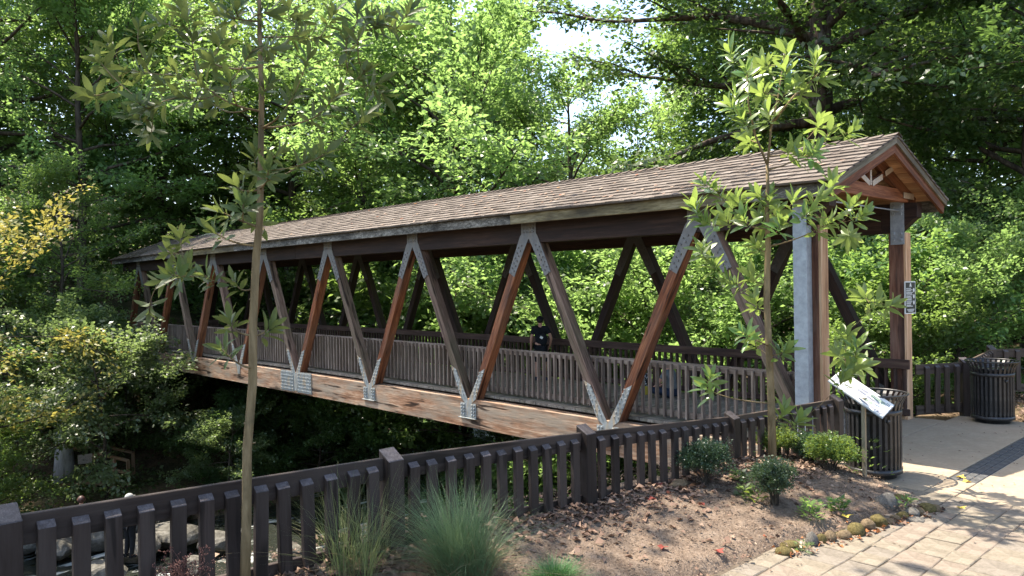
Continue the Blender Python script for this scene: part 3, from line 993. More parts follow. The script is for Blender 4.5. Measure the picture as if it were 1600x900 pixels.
# curb block at the foot of the far railing
b = MB(); b.box((1.50, 3.26, 0.085), (1.86, 3.29, 0.34)); b.build('curb_block', M['post_tan'], bridge, (1.68, 3.27, 0.2))
b = MB(); b.box((0.9, -0.3, -2.6), (1.55, 3.8, 0.03)); b.build('abutment', M['rock'], bridge, (1.2, 1.75, -1))

# roof
Y_R, Z_R = 1.75, 4.60
S_RUN, S_DROP = 2.20, 0.84
tan_r = S_DROP / S_RUN
cos_r = 1 / math.sqrt(1 + tan_r ** 2); sin_r = tan_r * cos_r
SLEN = S_RUN / cos_r
def slope_pt(side, s, n, X):
    """s metres down the slope from the ridge, n metres above the roof plane"""
    y = s * cos_r + n * sin_r
    z = Z_R - s * sin_r + n * cos_r
    return (X, Y_R - side * y, z + cam_z(X))
roof = bpy.data.objects.new('roof', None)
link(roof, bridge, Matrix.Translation((-13.3, 1.75, 4.2)))
def roof_strip(name, side, s0, s1, n0, n1, x0, x1, mat, parent=roof):
    n = max(2, int(abs(x1 - x0) / 1.9) + 1)
    b = MB(); vs = []; fs = []
    for X in np.linspace(x0, x1, n):
        vs += [slope_pt(side, s0, n0, X), slope_pt(side, s1, n0, X), slope_pt(side, s1, n1, X), slope_pt(side, s0, n1, X)]
    for i in range(n - 1):
        for k in range(4):
            k2 = (k + 1) % 4
            fs.append((i * 4 + k, i * 4 + k2, (i + 1) * 4 + k2, (i + 1) * 4 + k))
    fs += [(3, 2, 1, 0), (n * 4 - 4, n * 4 - 3, n * 4 - 2, n * 4 - 1)]
    if side > 0:
        fs = [f[::-1] for f in fs]
    b.add(vs, fs)
    return b.build(name, mat, parent, ((x0 + x1) / 2, Y_R - side * (s0 + s1) / 2, Z_R - 0.3))
for side in (1, -1):
    nbd = 12
    for i in range(nbd):
        s0 = 0.02 + i * (SLEN - 0.15) / nbd
        roof_strip('soffit_board', side, s0, s0 + (SLEN - 0.15) / nbd - 0.012, -0.045, -0.018, X_END - 0.05, X_FAR + 0.05, M['soffit'])
    # shake courses
    nc = 11
    expo = SLEN / nc
    for i in range(nc):
        b = MB()
        s_top = i * expo - 0.07
        s_butt = (i + 1) * expo
        X = X_END + 0.02
        while X > X_FAR:
            w = RNG.uniform(0.10, 0.24)
            x1 = max(X - w, X_FAR)
            b.rv = float(np.clip(RNG.normal(0.5, 0.16), 0, 1))
            jb = RNG.uniform(-0.009, 0.009)
            th = RNG.uniform(0.028, 0.040)
            xa, xb = X - 0.003, x1 + 0.003
            st = max(s_top, 0.0)
            vs = []
            for xx in (xa, xb):
                vs += [slope_pt(side, st, -0.012, xx), slope_pt(side, s_butt + jb, -0.002, xx), slope_pt(side, s_butt + jb, th, xx), slope_pt(side, st, 0.008, xx)]
            fs = [(0, 1, 2, 3), (7, 6, 5, 4), (3, 2, 6, 7), (2, 1, 5, 6), (1, 0, 4, 5)]
            if side < 0:
                fs = [f[::-1] for f in fs]
            b.add(vs, fs)
            X = x1
        b.build('shake_course', M['shake'], roof, (-13.3, Y_R - side * (i + 0.5) * expo * cos_r, Z_R - 0.3))
    # ridge cap pieces
    b = MB()
    X = X_END + 0.03
    while X > X_FAR:
        b.rv = float(np.clip(RNG.normal(0.35, 0.2), 0, 1))
        x1 = X - 0.26
        vs = []
        for xx, h in ((X, 0.05), (x1 - 0.02, 0.025)):
            vs += [slope_pt(side, -0.012, h, xx), slope_pt(side, 0.13, h, xx), slope_pt(side, 0.13, h - 0.02, xx)]
        fs = [(0, 1, 4, 3), (1, 2, 5, 4), (0, 2, 1)]
        if side < 0:
            fs = [f[::-1] for f in fs]
        b.add(vs, [f[::-1] for f in fs])
        X -= 0.22
    b.build('ridge_cap', M['shake'], roof, (-13.3, Y_R, Z_R))
    # fascia: mossy piece near the portal, mildewed piece beyond; pale drip strip on top
    yf = Y_R - side * 2.11
    ya, yb = sorted((yf, yf + side * 0.038))
    for x0, x1, mt in ((2.25, 1.05, M['fascia']), (1.045, -3.94, M['fascia_mossy']), (-3.945, -16.5, M['fascia']), (-16.505, -22.0, M['fascia_mossy']), (-22.0, -28.9, M['fascia'])):
        long_box('fascia_board', x0, x1, ya, yb, 3.575, 3.755, mt, roof)
    long_box('drip_strip', 2.28, -28.92, *sorted((yf - side * 0.012, yf + side * 0.03)), 3.757, 3.775, M['rake'], roof)
    # rake boards at both gable ends
    for xe_, d in ((X_END, -1), (X_FAR, 1)):
        for nm, off, nlo, nhi, mt, th in (('rake_board', 0.0, -0.10, 0.005, M['rake'], 0.03), ('barge_board', 0.035, -0.235, -0.055, M['gable'], 0.045)):
            b = MB()
            xa = xe_ + d * off; xb = xa + d * th
            vs = []
            for xx in (xa, xb):
                vs += [slope_pt(side, -nlo * tan_r + 0.001, nlo, xx), slope_pt(side, SLEN - 0.01, nlo, xx), slope_pt(side, SLEN - 0.01, nhi, xx), slope_pt(side, -nhi * tan_r + 0.001, nhi, xx)]
            fs = [(0, 1, 2, 3), (7, 6, 5, 4), (0, 4, 5, 1), (1, 5, 6, 2), (2, 6, 7, 3), (3, 7, 4, 0)]
            if side * d < 0:
                fs = [f[::-1] for f in fs]
            b.add(vs, fs)
            ax = Vector((0, -side * cos_r, -sin_r))
            b.build(nm, mt, roof, (xa, Y_R - side * 1.1, Z_R - 0.4), frame(ax, (1, 0, 0)))
    # roof trusses: rafters
    for Xr in [1.9] + [-3.8 * k for k in range(0, 8)]:
        p0 = Vector(slope_pt(side, 0.06, -0.155, Xr)); p1 = Vector(slope_pt(side, 2.05, -0.155, Xr))
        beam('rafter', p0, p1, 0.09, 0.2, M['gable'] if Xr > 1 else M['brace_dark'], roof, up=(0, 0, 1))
for Xr in [1.9] + [-3.8 * k for k in range(0, 8)]:
    dz = cam_z(Xr)
    mt = M['gable'] if Xr > 1 else M['brace_dark']
    beam('tie_beam', (Xr + 0.001, -0.05, 3.825 + dz), (Xr + 0.001, 3.55, 3.825 + dz), 0.085, 0.2, mt, roof)
    if Xr > 1:
        beam('king_post', (Xr, 1.75, 3.93 + dz), (Xr, 1.75, 4.36 + dz), 0.08, 0.08, mt, roof, up=(1, 0, 0))
        for s in (-1, 1):
            beam('strut', (Xr - 0.002, 1.75 + s * 0.07, 3.95 + dz), (Xr - 0.002, 1.75 + s * 0.80, 4.20 + dz), 0.08, 0.09, mt, roof)
        # pale connector plates
        xp = Xr + 0.052
        def pplate(y0, z0, y1, z1, w):
            beam('connector_plate', (xp, y0, z0 + dz), (xp, y1, z1 + dz), 0.006, w, M['sign_white2'], roof)
        pplate(1.75, 3.90, 1.75, 4.32, 0.055)
        for s in (-1, 1):
            pplate(1.75 + s * 0.05, 3.925, 1.75 + s * 0.44, 4.065, 0.085)
            xp += 0.004
            pplate(1.75 + s * 0.55, 4.12, 1.75 + s * 0.86, 4.235, 0.085)
        pplate(3.05, 3.83, 3.50, 3.83, 0.10)
        pplate(0.02, 3.83, 0.30, 3.83, 0.10)
# leaves fallen on the roof
b = MB()
for i in range(170):
    X = RNG.uniform(X_FAR + 1, 2.0) if i > 80 else RNG.normal(-4.5, 3.5)
    X = min(X, 2.1)
    s = RNG.uniform(0.1, SLEN - 0.1)
    b.rv = float(RNG.choice([RNG.uniform(0.5, 0.95), RNG.uniform(0.965, 1.0)], p=[0.88, 0.12]))
    c = Vector(slope_pt(1, s, 0.045, X)); a = RNG.uniform(0, 2 * PI); l = RNG.uniform(0.03, 0.07)
    d1 = Vector((math.cos(a), math.sin(a) * cos_r, math.sin(a) * sin_r)) * l; d2 = Vector((-math.sin(a), math.cos(a) * cos_r, math.cos(a) * sin_r)) * l * 0.6
    b.add([c - d1, c + d2, c + d1, c - d2], [(0, 3, 2, 1)])
b.build('roof_litter', M['litter'], None, (-13.3, 1, 4.3), kind='stuff')

# ------------------------------------------------------------------ fences
_pk = {}
def top_faces(me):
    me.materials.append(M['fence_top'])
    for p in me.polygons:
        if p.normal.x > 0.35:
            p.material_index = 1
def picket_mesh(h, w, t, mat, slope=0.035):
    key = (round(h, 3), w, t, mat.name)
    if key not in _pk:
        b = MB()
        # local X is up (grain), front face looks along +Y of the panel frame
        poly = [(0, 0), (t, 0), (t, h - slope), (0, h)]       # (outward, up)
        vs = []
        for yy in (-w / 2, w / 2):
            vs += [(z, yy, x) for x, z in poly]
        b.add(vs, [(0, 1, 2, 3), (7, 6, 5, 4), (0, 4, 5, 1), (1, 5, 6, 2), (2, 6, 7, 3), (3, 7, 4, 0)])
        me = b.mesh('picket', mat)
        bm = bmesh.new(); bm.from_mesh(me)
        bmesh.ops.recalc_face_normals(bm, faces=bm.faces)
        bmesh.ops.bevel(bm, geom=bm.edges[:], offset=0.003, segments=1, affect='EDGES')
        bm.to_mesh(me); bm.free()
        top_faces(me)
        _pk[key] = me
    return _pk[key]

def fence_panel(root, A, Bp, zA, zB, n, out, mat, pk_h=0.60, pk_w=0.088, drop=0.05, rail_gap=0.585, rail_h=0.165, low_h=0.10, vary=True, ends=(0.07, 0.07)):
    """rails between two posts with n pickets nailed on the side that out points to"""
    A = Vector((A[0], A[1], 0)); Bp = Vector((Bp[0], Bp[1], 0))
    d = (Bp - A).normalized(); o = Vector((out[0], out[1], 0)); o = (o - d * o.dot(d)).normalized()
    L = (Bp - A).length
    A2 = A + d * ends[0]; B2 = Bp - d * ends[1]
    zat = lambda s: zA + (zB - zA) * s / L
    za, zb = zat(ends[0]), zat(L - ends[1])
    up = Vector((0, 0, 1))
    beam('top_rail', A2 + up * (za - rail_h / 2), B2 + up * (zb - rail_h / 2), 0.04, rail_h, mat, root)
    beam('bottom_rail', A2 + up * (za - rail_gap - low_h / 2), B2 + up * (zb - rail_gap - low_h / 2), 0.04, low_h, mat, root)
    me = picket_mesh(pk_h, pk_w, 0.042, mat)
    # panel frame: local X up, local Y along the fence, local Z outward
    for i in range(n):
        s = L * (i + 1) / (n + 1)
        p = A + d * s + o * 0.021
        z = zat(s) - drop - pk_h + (RNG.uniform(-0.006, 0.006) if vary else 0)
        yv = o.cross(up)
        R = Matrix((up, yv, o)).transposed()
        tw = Matrix.Rotation(RNG.normal(0, 0.012), 3, o)
        inst('picket', me, root, Matrix.Translation((p.x, p.y, z)) @ (tw @ R).to_4x4())

def fence_post(root, P, z0, z1, mat, out, w=0.135, slope=0.075):
    o = Vector((out[0], out[1], 0)).normalized()
    up = Vector((0, 0, 1)); yv = o.cross(up)
    b = MB()
    poly = [(-w / 2, 0), (w / 2, 0), (w / 2, z1 - z0 - slope), (-w / 2, z1 - z0)]
    vs = []
    for yy in (-w / 2, w / 2):
        vs += [(z, yy, x) for x, z in poly]
    b.add(vs, [(0, 1, 2, 3), (7, 6, 5, 4), (0, 4, 5, 1), (1, 5, 6, 2), (2, 6, 7, 3), (3, 7, 4, 0)])
    me = b.mesh('post', mat)
    bm = bmesh.new(); bm.from_mesh(me)
    bmesh.ops.recalc_face_normals(bm, faces=bm.faces)
    bmesh.ops.bevel(bm, geom=bm.edges[:], offset=0.005, segments=1, affect='EDGES')
    bm.to_mesh(me); bm.free()
    top_faces(me)
    R = Matrix((up, yv, o)).transposed()
    inst('post', me, root, Matrix.Translation((P[0], P[1], z0)) @ R.to_4x4())

fence = thing('picket_fence', (FX, -5.0, 0.35), 'long brown picket fence dividing the planted bed from the creek bank', 'fence')
fp = [(FX, -12.2), (FX, -9.60), (FX, -7.16), (FX, -4.97), (1.965, -2.41), (2.22, -0.22)]
fzt = [1.40, 1.285, 1.20, 1.07, 0.885, 0.865]
fn = [12, 13, 11, 12, 12]
fmat = [M['fence'], M['fence'], M['fence'], M['fence'], M['fence_worn_lit']]
for i in range(5):
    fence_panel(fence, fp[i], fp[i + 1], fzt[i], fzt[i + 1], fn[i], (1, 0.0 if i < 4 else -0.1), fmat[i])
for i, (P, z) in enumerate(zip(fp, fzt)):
    fence_post(fence, (P[0] + 0.02, P[1]), z - 0.95, z + (0.06 if i != 3 else 0.07), fmat[min(i, 4)] if i != 3 else M['fence_worn_lit'] if False else fmat[min(i, 4)], (1, 0, 0))

fence2 = thing('picket_fence', (2.2, 4.4, 0.08), 'short brown picket fence running on from the right portal post behind the rear bin', 'fence')
Q0, Q1, Q2, Q3 = (1.91, 3.60), (2.44, 4.38), (2.13, 7.1), (5.6, 10.6)
kw = dict(pk_h=0.80, rail_gap=0.70, rail_h=0.17, low_h=0.16, drop=0.02)
fence_panel(fence2, Q0, Q1, 0.985, 1.0, 4, (0.6, -0.6), M['fence_worn_lit'], **{**kw, 'ends': (0.0, 0.07)})
fence_post(fence2, Q1, 0.0, 1.08, M['fence'], (0.75, -0.66))
fence_panel(fence2, Q1, Q2, 1.0, 1.02, 11, (1, 0.1), M['fence_worn_lit'], **kw)
fence_post(fence2, Q2, 0.0, 1.10, M['fence_worn_lit'], (0.75, -0.66))
fence_panel(fence2, Q2, Q3, 1.02, 1.05, 19, (0.7, -0.7), M['fence_worn_lit'], **kw)

# ------------------------------------------------------------------ litter bins
def trash_can(loc, label):
    root = thing('trash_can', loc, label, 'trash can', 'slatted metal trash cans beside the bridge entrance')
    x, y, z = loc
    # one slat, local frame at the can's axis, on the +X side
    prof = [(0.302, 0.075), (0.306, 0.30), (0.306, 0.74), (0.310, 0.83), (0.326, 0.90), (0.352, 0.955), (0.385, 1.0)]
    b = MB()
    hw, th = 0.0175, 0.007
    vs, fs = [], []
    for i, (r, zz) in enumerate(prof):
        w = hw * (1.0 if i < 4 else 1.12)
        vs += [(r, -w, zz), (r + th, -w * 0.9, zz), (r + th, w * 0.9, zz), (r, w, zz)]
    for i in range(len(prof) - 1):
        for k in range(4):
            k2 = (k + 1) % 4
            fs.append((i * 4 + k, i * 4 + k2, (i + 1) * 4 + k2, (i + 1) * 4 + k))
    fs += [(3, 2, 1, 0), tuple(range(len(prof) * 4 - 4, len(prof) * 4))]
    b.add(vs, fs)
    sm = b.mesh('slat', M['black_metal'])
    n = 30
    for i in range(n):
        inst('slat', sm, root, Matrix.Translation(loc) @ Matrix.Rotation(2 * PI * i / n + 0.1, 4, 'Z'))
    b = MB(); b.lathe([(0.0, 0.0), (0.25, 0.0), (0.25, 0.05), (0.29, 0.055), (0.318, 0.06), (0.318, 0.115), (0.30, 0.12), (0.0, 0.12)], 32, loc)
    b.build('base_ring', M['black_metal'], root, loc)
    b = MB(); b.lathe([(0.311, 0.765), (0.320, 0.765), (0.320, 0.822), (0.311, 0.822)], 36, loc)
    b.build('hoop', M['black_metal'], root, loc)
    b = MB(); b.lathe([(0.383, 0.992), (0.397, 0.998), (0.397, 1.012), (0.383, 1.016), (0.374, 1.004), (0.383, 0.992)], 40, loc)
    b.build('rim', M['black_metal'], root, loc)
    b = MB(); b.lathe([(0.26, 0.13), (0.272, 0.85), (0.285, 0.87), (0.262, 0.865), (0.25, 0.14), (0, 0.135)], 28, loc)
    b.build('liner', M['liner'], root, loc)
    b = MB(); b.lathe([(0.272, 0.872), (0.30, 0.875), (0.30, 0.89), (0.20, 0.905), (0.17, 0.875), (0.17, 0.868), (0.272, 0.862)], 28, loc)
    b.build('lid', M['black_metal'], root, loc)
    a = math.radians(-38)
    b = MB(); c = Vector(loc) + Vector((0.325 * math.cos(a), 0.325 * math.sin(a), 0.70))
    b.tube([c - Vector((0.0, 0.0, 0.02)), c, c + Vector((0.02 * math.cos(a), 0.02 * math.sin(a), 0.02))], [0.012, 0.022, 0.012], 8)
    b.build('latch', M['black_metal'], root, tuple(c))
    return root
trash_can((2.955, -0.82, 0.08), 'black slatted metal trash can standing behind the white information panel')
trash_can((2.95, 4.02, 0.08), 'black slatted metal trash can by the fence post right of the bridge entrance')

# ------------------------------------------------------------------ information panel
pc = Vector((3.01, -1.29, 1.14))
ax_l = Vector((0.64, 0, -0.36)).normalized(); ax_w = Vector((0, 0.38, 0.077)).normalized()
ax_n = ax_l.cross(ax_w).normalized()
Rp = Matrix((ax_l, ax_w, ax_n)).transposed()
panel = thing('information_panel', (3.06, -1.33, float(plat_z(3.06, -1.33))), 'white tilted information panel on a thin metal post in front of the trash can', 'information panel')
Wp = Matrix.Translation(pc) @ Rp.to_4x4()
HL, HW = 0.358, 0.192
b = MB(); b.box((-HL, -HW, -0.010), (HL, HW, 0.0), Wp); board = b.build('board', M['white_print'], panel, pc, Rp)
b = MB()
for lo, hi in (((-HL - 0.006, -HW - 0.006, -0.022), (HL + 0.006, HW + 0.006, -0.0101)),):
    b.box(lo, hi, Wp)
b.build('backing_frame', M['galv'], panel, pc, Rp)
def patch(x0, x1, y0, y1, mat, z=0.002):
    b = MB(); b.box((x0, y0, 0.0002), (x1, y1, z), Wp)
    o = b.build('print', mat, board, pc, Rp)
for x0, x1, y0, y1, mt in ((-0.05, 0.06, -0.01, 0.045, 'print_blue'), (-0.05, 0.06, 0.055, 0.10, 'print_blue'),
                           (0.10, 0.28, 0.045, 0.115, 'print_green'), (0.08, 0.24, -0.02, 0.03, 'print_grey'),
                           (0.06, 0.18, -0.11, -0.05, 'print_green'), (-0.02, 0.25, -0.165, -0.125, 'print_grey'), (0.26, 0.33, -0.165, -0.09, 'print_grey'),
                           (-0.34, -0.30, -0.18, 0.02, 'print_blue'), (-0.275, -0.25, -0.18, 0.0, 'print_blue')):
    patch(x0, x1, y0, y1, M[mt])
b = MB()
for i in range(5):
    x = -0.22 + i * 0.022
    y = -0.10
    while y < 0.06:
        w = RNG.uniform(0.012, 0.03); b.box((x, y, 0.0003), (x + 0.007, y + w, 0.0018), Wp); y += w + 0.008
for i in range(3):
    y = 0.0
    b.box((0.29 + i * 0.016, 0.06, 0.0003), (0.295 + i * 0.016, 0.14, 0.0018), Wp)
b.build('text_lines', M['print_text'], board, pc, Rp)
zb_ = float(plat_z(3.06, -1.33)) - 0.05
b = MB(); b.box((3.035, -1.355, zb_), (3.075, -1.315, 1.085)); b.build('post', M['panel_post'], panel, (3.055, -1.335, 0.5))
b = MB(); b.box((3.0, -1.40, 1.07), (3.09, -1.27, 1.092)); b.build('bracket', M['panel_post'], panel, (3.04, -1.335, 1.08))

# rules sign on the right portal post
sg = thing('rules_sign', (2.0, 3.34, 1.86), 'narrow black sign with white writing fixed to the right portal post', 'sign')
Ws = Matrix.Translation((1.935, 3.40, 2.14)) @ Matrix.Rotation(math.radians(-8), 4, 'Z')
def sbox(name, y0, y1, z0, z1, d0, d1, mat):
    b = MB(); b.box((d0, y0, z0), (d1, y1, z1), Ws); return b.build(name, mat, sg, (1.935, 3.40, 2.14))
sbox('plate', -0.17, 0.17, -0.275, 0.275, -0.035, -0.020, M['sign_white'])
sbox('face', -0.152, 0.152, -0.257, 0.257, -0.0199, -0.016, M['sign_black'])
b = MB()
zz = 0.155
for k in range(9):
    for q in range(2 if k % 3 else 1):
        y = -0.135
        end = RNG.uniform(-0.02, 0.06)
        while y < end:
            w = RNG.uniform(0.018, 0.045); b.box((-0.0158, y, zz - 0.006), (-0.0145, min(y + w, 0.07), zz + 0.006), Ws); y += w + 0.008
        zz -= 0.0175
    zz -= 0.007
for q in range(4):
    b.box((-0.0158, -0.12 + 0.012 * q, -0.20 - q * 0.013), (-0.0145, 0.12 - 0.012 * q, -0.193 - q * 0.013), Ws)
b.build('text_lines', M['sign_white'], sg, (1.935, 3.40, 2.14))
b = MB()
for zc in (0.125, 0.02, -0.085):
    vs = [(-0.0145, 0.105 + 0.026 * math.cos(t), zc + 0.036 * math.sin(t)) for t in np.linspace(0, 2 * PI, 14)[:-1]]
    b.add([Ws @ Vector(v) for v in vs], [tuple(range(13))])
b.build('symbol', M['sign_white'], sg, (1.935, 3.40, 2.14))
b = MB()
b.add([Ws @ Vector(v) for v in ((-0.0145, -0.035, 0.195), (-0.0145, 0.035, 0.195), (-0.0145, 0.012, 0.245), (-0.0145, -0.012, 0.245))], [(0, 1, 2, 3)])
b.add([Ws @ Vector(v) for v in ((-0.0145, -0.04, 0.180), (-0.0145, 0.04, 0.180), (-0.0145, 0.04, 0.188), (-0.0145, -0.04, 0.188))], [(0, 1, 2, 3)])
b.build('emblem', M['sign_white'], sg, (1.935, 3.40, 2.14))

# ------------------------------------------------------------------ stones
def rock_mesh(name, seed, mat, flat=0.7, sub=2, ang=0.35):
    rng = np.random.default_rng(seed)
    bm = bmesh.new()
    bmesh.ops.create_icosphere(bm, subdivisions=sub, radius=0.5)
    planes = [(Vector(rng.normal(size=3)).normalized(), rng.uniform(0.30, 0.46)) for _ in range(int(10 * ang) + 3)]
    for v in bm.verts:
        for n_, d_ in planes:
            e = v.co.dot(n_) - d_
            if e > 0:
                v.co -= n_ * e * 0.9
        k = 1 + 0.10 * float(fbm(v.co.x * 3 + seed, v.co.y * 3 + v.co.z * 2, seed, 3))
        v.co *= k
        v.co.z *= flat
    me = bpy.data.meshes.new(name)
    bm.to_mesh(me); bm.free()
    me.polygons.foreach_set('use_smooth', np.full(len(me.polygons), ang < 0.6, dtype=bool))
    me.materials.append(mat)
    return me
G_ST = 'stones edging the mulch bed along the paving'
stones = [  # x, y, size, height, material, turn, label
    (3.50, -4.12, 0.17, 0.10, 'stone_moss', 0.3, 'flat mossy stone at the near tip of the bed edging, half sunk in mulch'),
    (3.45, -3.92, 0.20, 0.09, 'stone_moss', 1.2, 'low olive stone second from the near tip of the edging, weeds before it'),
    (3.56, -3.72, 0.15, 0.16, 'stone_grey', 2.0, 'grey and tan two-toned stone, tallest near the start of the edging'),
    (3.60, -3.62, 0.11, 0.12, 'stone_moss', 0.5, 'small dark mossy stone tucked behind the grey and tan one'),
    (3.63, -3.51, 0.12, 0.14, 'stone_tan', 0.1, 'small upright tan stone fifth from the near tip of the edging'),
    (3.69, -3.35, 0.17, 0.11, 'stone_tan', 1.0, 'low pale tan stone with orange leaves before it'),
    (3.72, -3.16, 0.20, 0.15, 'stone_moss', 2.2, 'large yellow mossy stone in the middle of the edging'),
    (3.75, -2.97, 0.18, 0.15, 'stone_tan', 0.7, 'rounded greyish tan stone beside the large yellow mossy stone'),
    (3.77, -2.77, 0.20, 0.18, 'stone_moss', 1.7, 'tall rounded olive stone behind the middle of the edging'),
    (3.80, -2.62, 0.15, 0.08, 'stone_tan', 0.2, 'low brown stone lying against the tall rounded olive stone'),
    (3.81, -2.47, 0.12, 0.08, 'stone_tan', 2.9, 'little brown stone before the far cluster of the edging'),
    (3.83, -2.33, 0.15, 0.09, 'stone_moss', 2.4, 'bright yellow mossy stone in the far cluster of the edging'),
    (3.87, -2.20, 0.18, 0.11, 'stone_grey', 0.9, 'brownish grey stone behind the flat grey slab of the edging'),
    (3.92, -2.10, 0.14, 0.10, 'stone_tan', 1.5, 'pale tan stone between two brown ones at the far end of the edging'),
    (3.93, -1.95, 0.20, 0.12, 'stone_moss', 0.4, 'long ochre stone near the pointed far tip of the bed'),
    (3.99, -1.88, 0.14, 0.10, 'stone_tan', 2.1, 'last tan stone at the pointed far tip of the bed'),
    (3.96, -2.36, 0.20, 0.06, 'stone_grey', 1.3, 'flat grey slab of stone lying on the paving by the edging'),
    (3.63, -2.22, 0.24, 0.26, 'stone_grey', 0.6, 'big upright grey rock standing inside the bed behind the edging'),
    (3.62, -1.80, 0.28, 0.12, 'stone_moss', 0.0, 'mossy stone behind the big upright grey rock'),
]
for i, (x, y, s, h, mt, rz, lab) in enumerate(stones):
    me = rock_mesh('edging_stone', 20 + i, M[mt], 1.0, 2, 0.2)
    o = inst('edging_stone', me, None, Matrix.Translation((x, y, 0.065 + h * 0.30)) @ Matrix.Rotation(rz, 4, 'Z') @ Matrix.Diagonal((s * 0.98, s * 0.82, h * 1.05, 1)))
    tag(o, lab, 'stone', G_ST)
me = rock_mesh('flat_stone', 71, M['stone_tan'], 1.0, 2, 0.4)
tag(inst('flat_stone', me, None, Matrix.Translation((2.14, -3.72, bed_z(2.14, -3.72) + 0.02)) @ Matrix.Rotation(1.5, 4, 'Z') @ Matrix.Diagonal((0.34, 0.18, 0.09, 1))), 'flat pale curved stone lying at the fence foot by the dark round bush', 'stone')
me = rock_mesh('rock', 72, M['stone_tan'], 1.0, 2, 0.4)
tag(inst('rock', me, None, Matrix.Translation((3.45, 4.75, 0.16)) @ Matrix.Diagonal((0.55, 0.4, 0.34, 1))), 'sunlit tan rock on the ground right of the rear trash can', 'rock')

boulders = [(-18.8, -5.7, 1.5), (-20.0, -4.5, 1.3), (-17.7, -5.1, 1.2), (-17.9, -4.0, 1.6), (-18.6, -2.8, 1.2), (-16.0, -3.5, 1.4), (-16.3, -2.5, 1.5), (-18.7, -1.5, 1.3),
            (-14.9, -4.6, 1.1), (-13.8, -2.9, 0.9), (-14.9, -1.6, 1.2), (-13.0, -0.4, 0.8), (-11.0, 0.6, 0.9), (-12.4, 4.7, 1.0), (-12.6, 6.5, 1.1), (-17.0, -6.8, 1.6), (-12.1, -4.2, 0.8), (-10.0, -2.5, 1.2), (-11.5, 2.4, 0.7)]
blabs = ['pale angular creek boulder seen through the leftmost fence gap', 'pale boulder at the back of the creek behind the left end of the fence', 'grey creek boulder low in the second gap of the fence',
         'largest flat topped pale boulder in the creek', 'grey boulder at the far bank of the creek below the boardwalk', 'grey boulder in mid stream left of the young tree', 'broad pale boulder in mid stream left of the young tree',
         'dark boulder on the far shore under the leafy bank', 'small boulder washed by white water at the left', 'low boulder in white water left of the young tree', 'grey boulder right of the broad pale boulder', 'small low rock in the stream behind the young tree',
         'low rock in the stream behind the tall grass', 'grey rock in the stream under the middle of the bridge', 'rock in the stream beyond the bridge', 'broad boulder at the far left of the creek', 'small dark rock on the near side of the creek', 'dark boulder at the foot of the near bank', 'little rock in the stream below the bridge deck']
bm_ = [rock_mesh('creek_boulder', 90 + i, M['rock'], 0.62, 3, 1.4) for i in range(5)]
for i, (x, y, s) in enumerate(boulders):
    o = inst('creek_boulder', bm_[i % 5], None, Matrix.Translation((x, y, -4.98 + 0.22 * s)) @ Matrix.Rotation(i * 1.7, 4, 'Z') @ Matrix.Diagonal((s * 1.25, s, s * 0.95, 1)))
    tag(o, blabs[i], 'boulder', 'boulders in the creek')

# ------------------------------------------------------------------ lookout deck on the far bank
bw = thing('lookout_deck', (-23.0, -2.9, -4.3), 'small timber lookout deck with handrails low on the far creek bank', 'deck')
O = Vector((-23.0, -2.75, 0))
def dk(a, c, z):      # a: towards the right of the bank (metres), c: back from the creek
    return O + Vector((0.42, 0.9, 0)) * a + Vector((-0.9, 0.42, 0)) * c + Vector((0, 0, z))
b = MB()
for i in range(9):
    p0, p1 = dk(-1.0, i * 0.15, -4.17), dk(0.05, i * 0.15, -4.17)
    me = beam('floor_board', p0, p1, 0.14, 0.04, M['boardwalk'], bw)
for i in range(9):
    t0, t1 = i * 0.15, i * 0.15
    beam('ramp_board', dk(0.12 + i * 0.15, 0.0, -4.19 - 0.05 * i), dk(0.12 + i * 0.15, 1.1, -4.19 - 0.05 * i), 0.14, 0.04, M['boardwalk'], bw)
for a, c, z0, z1 in ((0.05, -0.02, -5.1, -3.18), (-1.0, -0.02, -5.1, -3.3), (0.05, 1.3, -4.9, -3.2), (-1.0, 1.3, -4.9, -3.3), (0.68, -0.02, -5.1, -3.42), (1.12, -0.02, -5.2, -3.55), (1.12, 1.15, -5.0, -3.5)):
    beam('post', dk(a, c, z0), dk(a, c, z1), 0.1, 0.1, M['boardwalk'], bw, up=(1, 0, 0))
for (a0, c0, z0), (a1, c1, z1) in (((0.1, -0.03, -3.2), (1.15, -0.03, -3.56)), ((0.1, -0.03, -3.66), (1.15, -0.03, -4.0)), ((0.1, 1.3, -3.2), (1.15, 1.3, -3.55)), ((-1.05, 1.3, -3.25), (0.0, 1.3, -3.2)), ((-1.05, -0.03, -4.27), (0.05, -0.03, -4.22)), ((0.1, -0.03, -4.25), (1.2, -0.03, -4.62))):
    beam('rail', dk(a0, c0, z0), dk(a1, c1, z1), 0.05, 0.11, M['boardwalk'], bw)
b = MB()
beam('notice_board', dk(-0.72, 1.22, -3.62), dk(-0.18, 1.22, -3.60), 0.03, 0.34, M['sign_white2'], bw)
o = thing('tree_stump', (-23.4, -3.55, -4.0), 'pale grey weathered tree snag standing in leaves left of the lookout deck', 'tree stump')
b = MB()
b.tube([(-23.4, -3.55, -4.1), (-23.4, -3.55, -3.0), (-23.38, -3.56, -2.2), (-23.37, -3.56, -1.95)], [0.36, 0.28, 0.20, 0.18], 10)
M['snag'] = bark_mat('bleached_snag_wood', (0.20, 0.20, 0.21), (0.42, 0.42, 0.43), 6, 0.6)
b.build('trunk', M['snag'], o, (-23.4, -3.55, -3))
